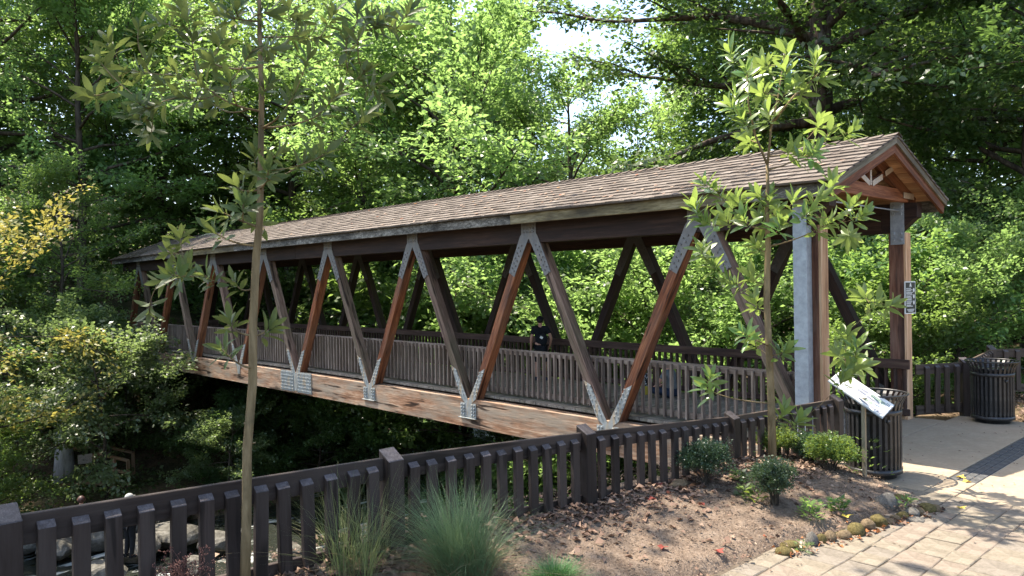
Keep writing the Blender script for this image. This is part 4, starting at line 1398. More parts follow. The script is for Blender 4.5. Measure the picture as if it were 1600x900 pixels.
for s in (-1, 1):
    b = MB(); b.tube([(-23.38 + s * 0.06, -3.56 + s * 0.12, -2.0), (-23.37 + s * 0.07, -3.56 + s * 0.15, -1.75)], [0.08, 0.02], 6); b.build('broken_tip', M['snag'], o, (-23.38, -3.56, -1.9))
    b = MB(); b.tube([(-23.38 + s * 0.1, -3.56 + s * 0.2, -2.2), (-23.37 + s * 0.16, -3.56 + s * 0.33, -2.05), (-23.37 + s * 0.15, -3.56 + s * 0.31, -1.85)], [0.05, 0.05, 0.03], 6); b.build('branch_stub', M['snag'], o, (-23.38, -3.56, -2))

# ------------------------------------------------------------------ people
def skin_mesh(name, verts, edges, root, mat, sub=1):
    me = bpy.data.meshes.new(name)
    names = list(verts)
    ix = {n: i for i, n in enumerate(names)}
    me.from_pydata([verts[n][0] for n in names], [(ix[a], ix[c]) for a, c in edges], [])
    o = bpy.data.objects.new(name, me)
    COL.objects.link(o)
    sk = o.modifiers.new('skin', 'SKIN')
    sk.use_smooth_shade = True
    lay = me.skin_vertices[0].data if len(me.skin_vertices) else None
    if lay is None:
        bm = bmesh.new(); bm.from_mesh(me); bm.verts.layers.skin.verify(); bm.to_mesh(me); bm.free()
        lay = me.skin_vertices[0].data
    for n in names:
        r = verts[n][1]
        lay[ix[n]].radius = r if isinstance(r, tuple) else (r, r)
        lay[ix[n]].use_root = (n == root)
    ss = o.modifiers.new('sub', 'SUBSURF'); ss.levels = sub; ss.render_levels = sub
    bpy.context.view_layer.update()
    dg = bpy.context.evaluated_depsgraph_get()
    m2 = bpy.data.meshes.new_from_object(o.evaluated_get(dg))
    m2.name = name
    m2.materials.clear(); m2.materials.append(mat)
    bpy.data.objects.remove(o)
    bpy.data.meshes.remove(me)
    m2.polygons.foreach_set('use_smooth', np.ones(len(m2.polygons), dtype=bool))
    return m2

def person(loc, yaw, label, pose, hair, shirt, legs, shoe, long_legs=False, scale=1.0, group=None, cap=False):
    root = thing('person', loc, label, 'person', group, yaw, scale)
    W = WM[root.name]
    V = Vector
    P = dict(pose)
    v = {}
    pel = V(P['pelvis']); che = V(P['chest']); nk = V(P['neck']); hd = V(P['head'])
    ax = (che - pel)
    v['pelvis'] = (tuple(pel), (0.125, 0.095)); v['waist'] = (tuple(pel + ax * 0.45), (0.115, 0.085)); v['chest'] = (tuple(che), (0.135, 0.095))
    v['neckb'] = (tuple(nk), (0.062, 0.06))
    hdv = (hd - nk).normalized()
    v['neck'] = (tuple(nk + hdv * 0.045), (0.05, 0.052)); v['jaw'] = (tuple(nk + hdv * 0.10 + V(P['face']) * 0.02), (0.058, 0.068))
    v['skull'] = (tuple(nk + hdv * 0.175 + V(P['face']) * 0.005), (0.074, 0.09)); v['crown'] = (tuple(nk + hdv * 0.235), (0.052, 0.062))
    v['nose'] = (tuple(nk + hdv * 0.15 + V(P['face']) * 0.105), (0.013, 0.015))
    e = [('pelvis', 'waist'), ('waist', 'chest'), ('chest', 'neckb'), ('neckb', 'neck'), ('neck', 'jaw'), ('jaw', 'skull'), ('skull', 'crown'), ('skull', 'nose')]
    for s in 'lr':
        sh, el, wr, hn = (V(P[k + s]) for k in ('sh_', 'el_', 'wr_', 'ha_'))
        v['sh' + s] = (tuple(sh), 0.055); v['el' + s] = (tuple(el), 0.04); v['fa' + s] = (tuple(el.lerp(wr, 0.3)), 0.039); v['wr' + s] = (tuple(wr), 0.026)
        v['pa' + s] = (tuple(wr.lerp(hn, 0.6)), (0.034, 0.018)); v['kn' + s] = (tuple(hn), (0.036, 0.016))
        e += [('chest', 'sh' + s), ('sh' + s, 'el' + s), ('el' + s, 'fa' + s), ('fa' + s, 'wr' + s), ('wr' + s, 'pa' + s), ('pa' + s, 'kn' + s)]
        d = (hn - wr).normalized()
        f = V(P['face'])
        sd = d.cross(V((1, 0, 0)))
        sd = (f - d * f.dot(d)).normalized() if abs(f.dot(d)) < 0.9 else V((1, 0, 0))
        for q, ln in enumerate((0.085, 0.095, 0.09, 0.07)):
            b0 = hn + sd * (0.027 - 0.018 * q)
            k1 = b0 + d * ln * 0.5; k2 = b0 + d * ln * 0.92 + sd.cross(d) * (0.012 if s == 'l' else -0.012)
            v[f'f{q}a' + s] = (tuple(k1), 0.0085); v[f'f{q}b' + s] = (tuple(k2), 0.0075)
            e += [('kn' + s, f'f{q}a' + s), (f'f{q}a' + s, f'f{q}b' + s)]
        t0 = wr.lerp(hn, 0.45) + sd * 0.045; t1 = wr.lerp(hn, 0.95) + sd * 0.062
        v['ta' + s] = (tuple(t0), 0.011); v['tb' + s] = (tuple(t1), 0.009)
        e += [('pa' + s, 'ta' + s), ('ta' + s, 'tb' + s)]
        hp, kn, an, to = (V(P[k + s]) for k in ('hip_', 'knee_', 'ank_', 'toe_'))
        v['hip' + s] = (tuple(hp), 0.085); v['th' + s] = (tuple(hp.lerp(kn, 0.5)), 0.072); v['knee' + s] = (tuple(kn), 0.053)
        v['calf' + s] = (tuple(kn.lerp(an, 0.3)), 0.055); v['ank' + s] = (tuple(an), 0.036); v['toe' + s] = (tuple(to), (0.04, 0.028))
        e += [('pelvis', 'hip' + s), ('hip' + s, 'th' + s), ('th' + s, 'knee' + s), ('knee' + s, 'calf' + s), ('calf' + s, 'ank' + s), ('ank' + s, 'toe' + s)]
    inst('body', skin_mesh('body', v, e, 'pelvis', M['skin'], 2), root, W)
    inf = lambda r, d: tuple(x + d for x in r) if isinstance(r, tuple) else r + d
    # shirt
    sv, se = {}, []
    for n in ('pelvis', 'waist', 'chest', 'neckb'):
        sv[n] = (v[n][0], inf(v[n][1], 0.028 if n != 'neckb' else 0.012))
    se += [('pelvis', 'waist'), ('waist', 'chest'), ('chest', 'neckb')]
    for s in 'lr':
        sv['sh' + s] = (v['sh' + s][0], 0.074)
        mid = V(v['sh' + s][0]).lerp(V(v['el' + s][0]), 0.62)
        sv['sl' + s] = (tuple(mid), 0.066)
        se += [('chest', 'sh' + s), ('sh' + s, 'sl' + s)]
    inst('shirt', skin_mesh('shirt', sv, se, 'pelvis', shirt, 2), root, W)
    tv, te = {'pelvis': (tuple(pel - ax.normalized() * 0.02), inf(v['pelvis'][1], 0.018))}, []
    for s in 'lr':
        tv['hip' + s] = (v['hip' + s][0], 0.105); tv['th' + s] = (v['th' + s][0], 0.092); tv['knee' + s] = (v['knee' + s][0], 0.075)
        te += [('pelvis', 'hip' + s), ('hip' + s, 'th' + s), ('th' + s, 'knee' + s)]
        if long_legs:
            tv['calf' + s] = (v['calf' + s][0], 0.07); tv['ank' + s] = (v['ank' + s][0], 0.058)
            te += [('knee' + s, 'calf' + s), ('calf' + s, 'ank' + s)]
    inst('trousers', skin_mesh('trousers', tv, te, 'pelvis', legs, 2), root, W)
    for s in 'lr':
        an, to = V(v['ank' + s][0]), V(v['toe' + s][0])
        hv = {'a': (tuple(an + V((0, 0, -0.01))), 0.048), 'h': (tuple(an - (to - an) * 0.25 + V((0, 0, -0.03))), 0.045), 't': (tuple(to), (0.052, 0.042))}
        inst('shoe', skin_mesh('shoe', hv, [('a', 'h'), ('a', 't')], 'a', shoe, 1), root, W)
    # hair down to the nape, and a cap over it
    sk = nk + hdv * 0.17
    face = V(P['face']); side = hdv.cross(face).normalized()
    def shell(r_, back, front, brim, nm, mt):
        b = MB()
        N, K = 16, 8
        vs, fs = [], []
        for i in range(K):
            for k in range(N):
                an = 2 * PI * k / N
                fr = math.cos(an)
                mx = front + (back - front) * sstep(np.array((0.55 - fr) / 0.9))
                t2 = float(mx) * i / (K - 1)
                dv = hdv * math.cos(t2) + (face * math.cos(an) * 1.12 + side * math.sin(an)) * math.sin(t2)
                vs.append(tuple(sk + dv * r_))
        for i in range(K - 1):
            for k in range(N):
                k2 = (k + 1) % N
                fs.append((i * N + k, (i + 1) * N + k, (i + 1) * N + k2, i * N + k2))
        b.smooth = True
        b.add(vs, fs)
        if brim:
            b.add([tuple(sk + face * 0.09 + side * 0.06 + hdv * 0.03), tuple(sk + face * 0.09 - side * 0.06 + hdv * 0.03), tuple(sk + face * 0.17 - side * 0.045 + hdv * 0.01), tuple(sk + face * 0.17 + side * 0.045 + hdv * 0.01)], [(0, 1, 2, 3)])
        inst(nm, b.mesh(nm, mt), root, W)
    shell(0.095, PI * 0.86, PI * 0.30, False, 'hair', M['dark_hair'] if cap else hair)
    if cap:
        shell(0.101, PI * 0.50, PI * 0.42, True, 'cap', hair)
    for s in (-1, 1):
        b = MB(); c = nk + hdv * 0.17 + face * 0.085 + side * 0.03 * s
        b.tube([c, c + face * 0.012], [0.012, 0.006], 6)
        inst('eye', b.mesh('eye', M['dark_hair']), root, W)
        b = MB(); c = nk + hdv * 0.16 + side * 0.083 * s
        b.tube([c - hdv * 0.03, c, c + hdv * 0.025], [0.008, 0.016, 0.01], 6)
        inst('ear', b.mesh('ear', M['skin']), root, W)
    return root
stand = dict(pelvis=(0, 0, 0.93), chest=(0, 0.0, 1.27), neck=(0, -0.005, 1.43), head=(0, 0.015, 1.70), face=(0, 1, 0),
             sh_l=(-0.175, -0.01, 1.375), el_l=(-0.235, -0.03, 1.10), wr_l=(-0.25, 0.05, 0.86), ha_l=(-0.252, 0.075, 0.78),
             sh_r=(0.175, -0.01, 1.375), el_r=(0.29, -0.09, 1.12), wr_r=(0.245, 0.01, 0.93), ha_r=(0.215, 0.06, 0.87),
             hip_l=(-0.09, 0, 0.87), knee_l=(-0.105, 0.03, 0.48), ank_l=(-0.11, -0.02, 0.09), toe_l=(-0.125, 0.12, 0.035),
             hip_r=(0.09, 0, 0.87), knee_r=(0.105, 0.02, 0.48), ank_r=(0.11, -0.03, 0.09), toe_r=(0.13, 0.11, 0.035))
yaw1 = math.radians(38)
Xp, Yp = -6.13, 2.62
zdeck = 0.105 + cam_z(Xp)
person((Xp, Yp, zdeck), yaw1, 'person in black T-shirt, shorts and cap standing on the bridge, back turned', stand, M['black_cloth'], M['black_cloth'], M['black_cloth'], M['blue_shoe'], False, 0.915, cap=True)
Wb = Matrix.Translation((Xp, Yp, zdeck)) @ Matrix.Rotation(yaw1, 4, 'Z') @ Matrix.Scale(0.915, 4)
bagr = thing('sling_bag', Wb @ Vector((0.09, -0.16, 1.0)), 'small black sling bag with white patch on the back of the standing person', 'bag')
bgm = bmesh.new()
bmesh.ops.create_uvsphere(bgm, u_segments=14, v_segments=9, radius=1)
bmesh.ops.scale(bgm, vec=(0.125, 0.065, 0.16), verts=bgm.verts)
for vv in bgm.verts: vv.co += Vector((0.085, -0.175, 1.10))
me = bpy.data.meshes.new('pouch'); bgm.to_mesh(me); bgm.free(); me.materials.append(M['black_cloth'])
me.polygons.foreach_set('use_smooth', np.ones(len(me.polygons), dtype=bool))
inst('pouch', me, bagr, Wb)
b = MB(); b.box((-0.037, -0.004, -0.03), (0.037, 0.0, 0.03), Matrix.Translation((0.055, -0.24, 1.15)) @ Matrix.Rotation(0.5, 4, 'Y')); inst('patch', b.mesh('patch', M['sign_white']), bagr, Wb)
b = MB(); b.tube([(0.05, -0.165, 1.22), (-0.03, -0.15, 1.36), (-0.10, -0.07, 1.455), (-0.12, 0.03, 1.42)], 0.014, 6); inst('strap', b.mesh('strap', M['black_cloth']), bagr, Wb)

sit = dict(pelvis=(0, 0, 0.14), chest=(0, 0.10, 0.46), neck=(0, 0.14, 0.62), head=(0, 0.22, 0.86), face=(0, 0.9, -0.43),
           sh_l=(-0.17, 0.10, 0.56), el_l=(-0.23, 0.22, 0.34), wr_l=(-0.14, 0.38, 0.24), ha_l=(-0.10, 0.44, 0.21),
           sh_r=(0.17, 0.10, 0.56), el_r=(0.23, 0.22, 0.34), wr_r=(0.14, 0.38, 0.24), ha_r=(0.10, 0.44, 0.21),
           hip_l=(-0.10, 0.03, 0.13), knee_l=(-0.30, 0.36, 0.19), ank_l=(0.06, 0.42, 0.09), toe_l=(0.18, 0.42, 0.06),
           hip_r=(0.10, 0.03, 0.13), knee_r=(0.30, 0.36, 0.17), ank_r=(-0.05, 0.33, 0.07), toe_r=(-0.17, 0.36, 0.05))
person((-2.25, 2.45, 0.105 + cam_z(-2.2)), math.radians(95), 'person with dark hair in grey shirt and jeans sitting on the bridge floor', sit, M['dark_hair'], M['grey_cloth'], M['blue_cloth'], M['white_cloth'], True, 0.9)
bg2 = thing('bag', (-2.98, 2.55, 0.12), 'black and white patterned bag with yellow base on the deck beside the sitter', 'bag')
b = MB()
b.lathe([(0.0, 0), (0.09, 0.0), (0.105, 0.03), (0.10, 0.20)], 12, (-2.98, 2.55, 0.125)); b.build('base', M['yellow_cloth'], bg2, (-2.98, 2.55, 0.12))
b = MB(); b.lathe([(0.10, 0.20), (0.105, 0.34), (0.08, 0.44), (0.0, 0.46)], 12, (-2.98, 2.55, 0.125)); b.build('top', M['pattern_cloth'], bg2, (-2.98, 2.55, 0.12))
b = MB(); b.tube([(-2.98, 2.50, 0.56), (-2.98, 2.50, 0.64), (-2.98, 2.60, 0.64), (-2.98, 2.60, 0.56)], 0.012, 6); b.build('handle', M['black_cloth'], bg2, (-2.98, 2.55, 0.6))
wade = dict(stand); wade.update(el_r=(0.25, 0.02, 1.12), wr_r=(0.2, 0.22, 1.0), ha_r=(0.18, 0.29, 0.98))
person((-15.6, -4.95, -4.55), math.radians(70), 'person in dark clothes with reddish hair standing among the creek rocks', wade, M['red_hair'], M['black_cloth'], M['blue_cloth'], M['black_cloth'], True, 1.0)
person((-14.9, -4.0, -4.55), math.radians(20), 'person in white cap and dark shirt standing on a rock in the creek', wade, M['white_cloth'], M['black_cloth'], M['black_cloth'], M['black_cloth'], True, 1.0, cap=True)
ROS_R = [(2.44, -3.12, 4.91), (2.47, -2.84, 4.75), (2.28, -2.14, 4.99), (2.59, -2.16, 5.1), (2.83, -2.69, 4.73), (2.89, -2.08, 4.9), (2.92, -1.98, 4.7), (2.44, -3.0, 4.45), (2.29, -2.24, 4.67), (2.84, -2.65, 4.5), (2.35, -2.72, 4.26), (2.18, -2.7, 4.44), (2.53, -2.48, 4.34), (2.69, -2.05, 4.66), (2.2, -2.33, 4.12), (2.65, -1.5, 4.38), (3.06, -2.15, 4.08), (3.08, -1.54, 4.19), (2.58, -2.0, 3.99), (2.88, -2.32, 3.85), (3.1, -2.55, 3.82), (2.74, -1.38, 3.62), (2.11, -3.13, 3.55), (2.2, -3.02, 3.45), (2.01, -2.29, 3.44), (2.34, -2.44, 3.47), (2.5, -2.45, 3.39), (2.53, -1.92, 3.42), (3.04, -2.58, 3.19), (3.02, -1.51, 3.32), (3.27, -1.78, 3.18), (3.21, -2.3, 3.12), (2.84, -1.78, 3.1), (2.91, -1.27, 2.97), (2.17, -3.22, 3.12), (2.06, -2.66, 3.19), (2.4, -2.83, 3.16), (1.81, -2.75, 2.88), (2.25, -2.31, 2.9), (2.73, -2.61, 3.08), (1.83, -2.58, 2.69), (2.24, -2.43, 2.53), (2.07, -2.57, 2.46), (2.19, -2.22, 2.24), (3.34, -1.63, 2.22), (3.32, -1.12, 2.17), (3.03, -1.23, 2.29), (2.5, -3.05, 1.92), (2.15, -2.22, 1.79), (2.67, -2.4, 1.71), (3.07, -1.84, 1.87), (3.32, -2.11, 1.76), (2.91, -1.65, 1.64), (3.2, -2.0, 1.54), (3.03, -1.25, 1.46), (2.16, -3.13, 1.43), (1.93, -2.91, 1.28), (2.76, -2.3, 0.93), (2.52, -2.21, 1.0), (3.2, -2.16, 1.41), (2.11, -3.32, 3.3), (2.42, -2.09, 3.27), (2.75, -1.73, 3.41), (2.39, -2.41, 3.18)]
ROS_L = [(1.28, -8.67, 4.24), (2.12, -8.82, 4.03), (1.54, -8.49, 4.36), (2.29, -8.7, 3.94), (1.27, -8.61, 4.04), (1.47, -8.91, 4.06), (1.58, -8.81, 3.87), (1.61, -8.24, 4.18), (1.58, -8.55, 3.92), (1.75, -8.37, 3.98), (2.63, -8.51, 3.79), (1.66, -9.07, 3.67), (2.16, -8.96, 3.54), (2.11, -8.86, 3.53), (2.2, -8.72, 3.6), (1.68, -8.34, 3.72), (2.09, -8.97, 3.48), (1.99, -8.84, 3.38), (2.29, -8.22, 4.18), (2.04, -7.96, 4.35), (1.99, -7.85, 4.3), (2.37, -7.82, 4.25), (2.91, -7.97, 4.09), (2.71, -7.7, 4.13), (2.6, -7.58, 4.2), (2.73, -8.4, 3.82), (2.25, -7.99, 4.1), (2.72, -7.94, 3.97), (2.64, -7.71, 4.18), (2.47, -7.77, 3.97), (2.43, -7.82, 3.72), (2.72, -7.72, 3.74), (2.72, -7.67, 3.67), (2.66, -8.26, 3.59), (2.55, -7.94, 3.64), (3.01, -8.0, 3.45), (2.3, -8.23, 3.74), (2.23, -8.22, 3.94), (2.07, -8.05, 3.36), (2.53, -8.11, 3.25), (2.95, -8.22, 3.22), (2.19, -8.28, 3.32), (2.55, -8.37, 3.16), (2.28, -7.87, 3.6), (2.78, -7.85, 3.78), (1.47, -8.49, 2.85), (2.13, -8.54, 2.83), (2.22, -8.52, 2.94), (2.16, -8.39, 3.11), (2.56, -8.53, 2.95), (2.15, -8.3, 3.2), (1.81, -8.11, 2.95), (1.67, -8.53, 2.63), (1.37, -8.54, 2.73), (1.55, -8.65, 2.53), (1.43, -8.68, 2.32), (2.11, -8.77, 2.56), (2.01, -8.54, 2.56), (2.3, -8.56, 2.12), (2.05, -8.37, 2.52), (2.17, -8.18, 2.23), (2.02, -8.39, 2.28), (2.33, -8.75, 4.05), (2.12, -8.47, 4.17), (2.25, -8.41, 4.17), (2.31, -7.88, 4.09), (2.82, -8.25, 3.78), (2.95, -8.0, 3.93), (2.81, -7.63, 4.08), (2.96, -7.64, 4.15), (1.45, -8.87, 3.85), (2.15, -8.61, 3.73), (2.41, -8.53, 3.67), (1.38, -8.55, 3.87), (1.83, -9.08, 3.85)]
TRK_R = [(2.49, -2.42, 0.32), (2.49, -2.43, 0.88), (2.48, -2.43, 1.31), (2.47, -2.44, 1.74), (2.46, -2.45, 2.24), (2.46, -2.44, 2.6), (2.48, -2.43, 2.85), (2.47, -2.43, 3.25), (2.48, -2.42, 3.53), (2.48, -2.42, 3.76)]
FRK_R = [[(2.48, -2.42, 3.76), (2.39, -2.51, 4.09), (2.34, -2.56, 4.43), (2.33, -2.57, 4.79)], [(2.48, -2.42, 3.76), (2.51, -2.38, 4.18), (2.57, -2.32, 4.53), (2.62, -2.26, 5.0)], [(2.51, -2.38, 4.21), (2.69, -2.19, 4.53), (2.88, -1.98, 4.78)]]
TRK_L = [(2.15, -8.39, 0.51), (2.16, -8.37, 1.01), (2.17, -8.35, 1.48), (2.19, -8.33, 1.88), (2.2, -8.31, 2.28), (2.22, -8.3, 2.68), (2.23, -8.28, 2.91), (2.24, -8.27, 3.27), (2.25, -8.26, 3.67), (2.25, -8.26, 4.03), (2.24, -8.26, 4.42), (2.24, -8.26, 4.82)]

# ------------------------------------------------------------------ vegetation
def unit(a):
    return a / np.maximum(np.linalg.norm(a, axis=-1, keepdims=True), 1e-9)
def leaf_arrays(pos, d, n, L, W, fold=0.12, droop=0.12):
    """one folded four-cornered leaf per row: base, two sides, tip"""
    d = unit(d); n = unit(n - d * (n * d).sum(-1, keepdims=True))
    b = np.cross(n, d)
    L = L[:, None]; W = W[:, None]
    mid = pos + d * L * 0.45 - n * L * droop * 0.2
    v = np.stack([pos, mid + b * W * 0.5 + n * W * fold, pos + d * L - n * L * droop, mid - b * W * 0.5 + n * W * fold], 1)
    return v.reshape(-1, 3), np.arange(len(pos) * 4, dtype=np.int32).reshape(-1, 4)
def spray_leaves(rng, cen, dr, per, slen, leaf, wr=0.58, flat=0.5, updir=(0, 0, 1)):
    """leaf sprays: leaves along and beside a twig of length slen at every centre"""
    S = len(cen)
    dr = unit(dr)
    up = np.tile(np.array(updir, dtype=float), (S, 1))
    side = unit(np.cross(up, dr) + 1e-6)
    nrm = np.cross(dr, side)
    c = np.repeat(cen, per, 0); d = np.repeat(dr, per, 0); s = np.repeat(side, per, 0); n = np.repeat(nrm, per, 0)
    N = S * per
    sl = np.repeat(slen, per) if hasattr(slen, '__len__') else np.full(N, slen)
    t = rng.uniform(-0.5, 0.6, N); w = rng.normal(0, 0.30, N) * (0.75 - 0.6 * np.clip(t, 0, 1)); h = rng.normal(0, 0.13, N)
    p = c + d * (t * sl)[:, None] + s * (w * sl)[:, None] + n * ((h - 0.25 * np.abs(w) - 0.12 * t * t) * sl)[:, None]
    ld = d * rng.uniform(0.1, 1.0, N)[:, None] + s * (np.sign(w) * rng.uniform(0.2, 1.0, N))[:, None] + rng.normal(0, 0.35, (N, 3))
    ld[:, 2] -= 0.15
    ln = n + rng.normal(0, flat, (N, 3))
    L = leaf * rng.uniform(0.5, 1.3, N)
    r = np.clip(np.repeat(rng.normal(0.5, 0.2, S), per) + rng.normal(0, 0.22, N), 0, 1)
    v, f = leaf_arrays(p, ld, ln, L, L * wr)
    return v, f, r

def make_tree(seed, H, base, R, nlimb, trunk_r, leaf=0.2, per=38, slen=0.9, rise=0.45, prof='round', sub=5, lean=0.3, keep=1.0, limb_r=0.22):
    """returns trunk mesh builder and crown arrays; trunk at the origin"""
    rng = np.random.default_rng(seed)
    wood = MB()
    tp = [Vector((0, 0, -0.6))]
    lx, ly = rng.normal(0, lean, 2)
    K = 9
    for i in range(1, K + 1):
        t = i / K
        tp.append(Vector((lx * t * t + rng.normal(0, 0.05 * H / 12), ly * t * t + rng.normal(0, 0.05 * H / 12), H * 0.93 * t)))
    rad = [trunk_r * 1.25] + [trunk_r * (1 - 0.88 * (i / K)) for i in range(1, K + 1)]
    wood.tube(tp, rad, 9)
    def on_trunk(h):
        z = min(max(h / (H * 0.93) * K, 0), K - 0.001)
        i = int(z); return tp[i].lerp(tp[i + 1], z - i), rad[i] + (rad[i + 1] - rad[i]) * (z - i)
    cen, dr = [], []
    az = rng.uniform(0, 6.28)
    for i in range(nlimb):
        u = (i + rng.uniform(0.1, 0.9)) / nlimb
        h = base + (H * 0.93 - base) * u
        az += 2.4 + rng.normal(0, 0.4)
        if prof == 'round': rl = R * (0.55 + 0.75 * math.sin(PI * min(1, 0.18 + 0.80 * u)) ** 0.8) * (1.0 if u < 0.8 else 0.75)
        elif prof == 'cone': rl = R * (1.15 - 0.95 * u)
        else: rl = R * (1.0 - 0.35 * abs(u - 0.4))
        rl *= rng.uniform(0.72, 1.12)
        p0, r0 = on_trunk(h * 0.94)
        el = rise * (0.5 + 1.0 * u) + rng.normal(0, 0.12)
        pts = [p0]
        d = Vector((math.cos(az) * math.cos(el), math.sin(az) * math.cos(el), math.sin(el)))
        n = 5
        for k in range(n):
            d = (d + Vector(rng.normal(0, 0.13, 3)) + Vector((0, 0, -0.05))).normalized()
            pts.append(pts[-1] + d * rl / n)
        rr = min(r0 * 0.6, limb_r) if limb_r else r0 * 0.5
        wood.tube(pts, [rr * (1 - 0.85 * k / n) for k in range(n + 1)], 5, cap=False)
        for k in range(2, n + 1):
            cen.append(pts[k]); dr.append(d)
        for q in range(sub):
            t = rng.uniform(0.25, 1.0) * n
            k = min(int(t), n - 1)
            b0 = pts[k].lerp(pts[k + 1], t - k)
            a2 = rng.choice([-1, 1]) * rng.uniform(0.5, 1.3)
            dd = Matrix.Rotation(a2, 3, 'Z') @ d
            dd = (dd + Vector((0, 0, rng.uniform(-0.15, 0.45)))).normalized()
            l2 = rl * rng.uniform(0.22, 0.45)
            e1 = b0 + dd * l2 * 0.5 + Vector(rng.normal(0, 0.06, 3)); e2 = b0 + dd * l2 + Vector((0, 0, -0.05 * l2))
            wood.tube([b0, e1, e2], [rr * 0.32, rr * 0.2, rr * 0.07], 4, cap=False)
            m = max(2, int(l2 / (slen * 0.45)))
            for j in range(m):
                tt = (j + 1) / m
                q_ = b0.lerp(e1, min(1, tt * 2)) if tt < 0.5 else e1.lerp(e2, tt * 2 - 1)
                cen.append(q_ + Vector(rng.normal(0, 0.16 * slen, 3))); dr.append(dd + Vector(rng.normal(0, 0.4, 3)) * Vector((1, 1, 0.4)).length * 0.5)
    cen.append(tp[-1]); dr.append(Vector((0.3, 0.2, 1)))
    cen = np.array([tuple(c) for c in cen]); dr = np.array([tuple(c) for c in dr])
    if keep < 1:
        kk = rng.random(len(cen)) < keep
        cen, dr = cen[kk], dr[kk]
    v, f, r = spray_leaves(rng, cen, dr, per, rng.uniform(0.75, 1.25, len(cen)) * slen, leaf)
    return wood, (v, f, r)

KIND = {}
def kind(nm, mat, bark, **kw):
    wood, (v, f, r) = make_tree(**kw)
    KIND[nm] = (wood.mesh(nm + '_trunk', bark), np_mesh(nm + '_crown', v, f, mat, r))
kind('maple', M['leaf_maple'], M['bark'], seed=1, H=15, base=3.2, R=4.3, nlimb=30, trunk_r=0.22, leaf=0.168, per=54, sub=6)
kind('maple2', M['leaf_maple'], M['bark'], seed=2, H=14, base=2.2, R=3.8, nlimb=28, trunk_r=0.18, leaf=0.160, per=54, sub=6, rise=0.6)
kind('oak', M['leaf_mid'], M['bark'], seed=3, H=15, base=3.0, R=4.4, nlimb=30, trunk_r=0.24, leaf=0.168, per=57, sub=6)
kind('slim', M['leaf_mid'], M['bark'], seed=4, H=12, base=1.5, R=3.0, nlimb=26, trunk_r=0.14, leaf=0.144, per=51, sub=6, rise=0.55)
kind('dark', M['leaf_dark'], M['bark'], seed=5, H=15, base=2.6, R=4.4, nlimb=30, trunk_r=0.25, leaf=0.176, per=60, sub=6)
kind('giant', M['leaf_dark'], M['bark_big'], seed=6, H=23, base=8.8, R=5.4, nlimb=38, trunk_r=0.50, leaf=0.184, per=63, slen=1.05, sub=8, lean=0.25, limb_r=0.17, rise=0.40)
kind('grey', M['leaf_grey'], M['bark'], seed=7, H=8.5, base=1.0, R=3.0, nlimb=26, trunk_r=0.12, leaf=0.152, per=51, sub=6)
kind('bush', M['leaf_grey'], M['bark'], seed=8, H=6.4, base=1.7, R=2.6, nlimb=22, trunk_r=0.09, leaf=0.160, per=45, slen=0.75, sub=6, rise=0.45)
kind('bush_green', M['leaf_mid'], M['bark'], seed=9, H=4.6, base=0.2, R=2.3, nlimb=20, trunk_r=0.07, leaf=0.144, per=48, slen=0.7, sub=6, rise=0.6)
kind('bush_sunny', M['leaf_maple'], M['bark'], seed=10, H=6.5, base=0.4, R=2.8, nlimb=24, trunk_r=0.09, leaf=0.144, per=45, slen=0.75, sub=6, rise=0.6)
kind('autumn', M['leaf_autumn'], M['bark'], seed=11, H=9, base=1.5, R=2.8, nlimb=24, trunk_r=0.10, leaf=0.136, per=33, slen=0.8, sub=5, rise=0.35, keep=0.8)
kind('bush_dark', M['leaf_dark'], M['bark'], seed=12, H=5.0, base=0.3, R=2.6, nlimb=22, trunk_r=0.08, leaf=0.160, per=51, slen=0.75, sub=6, rise=0.5)

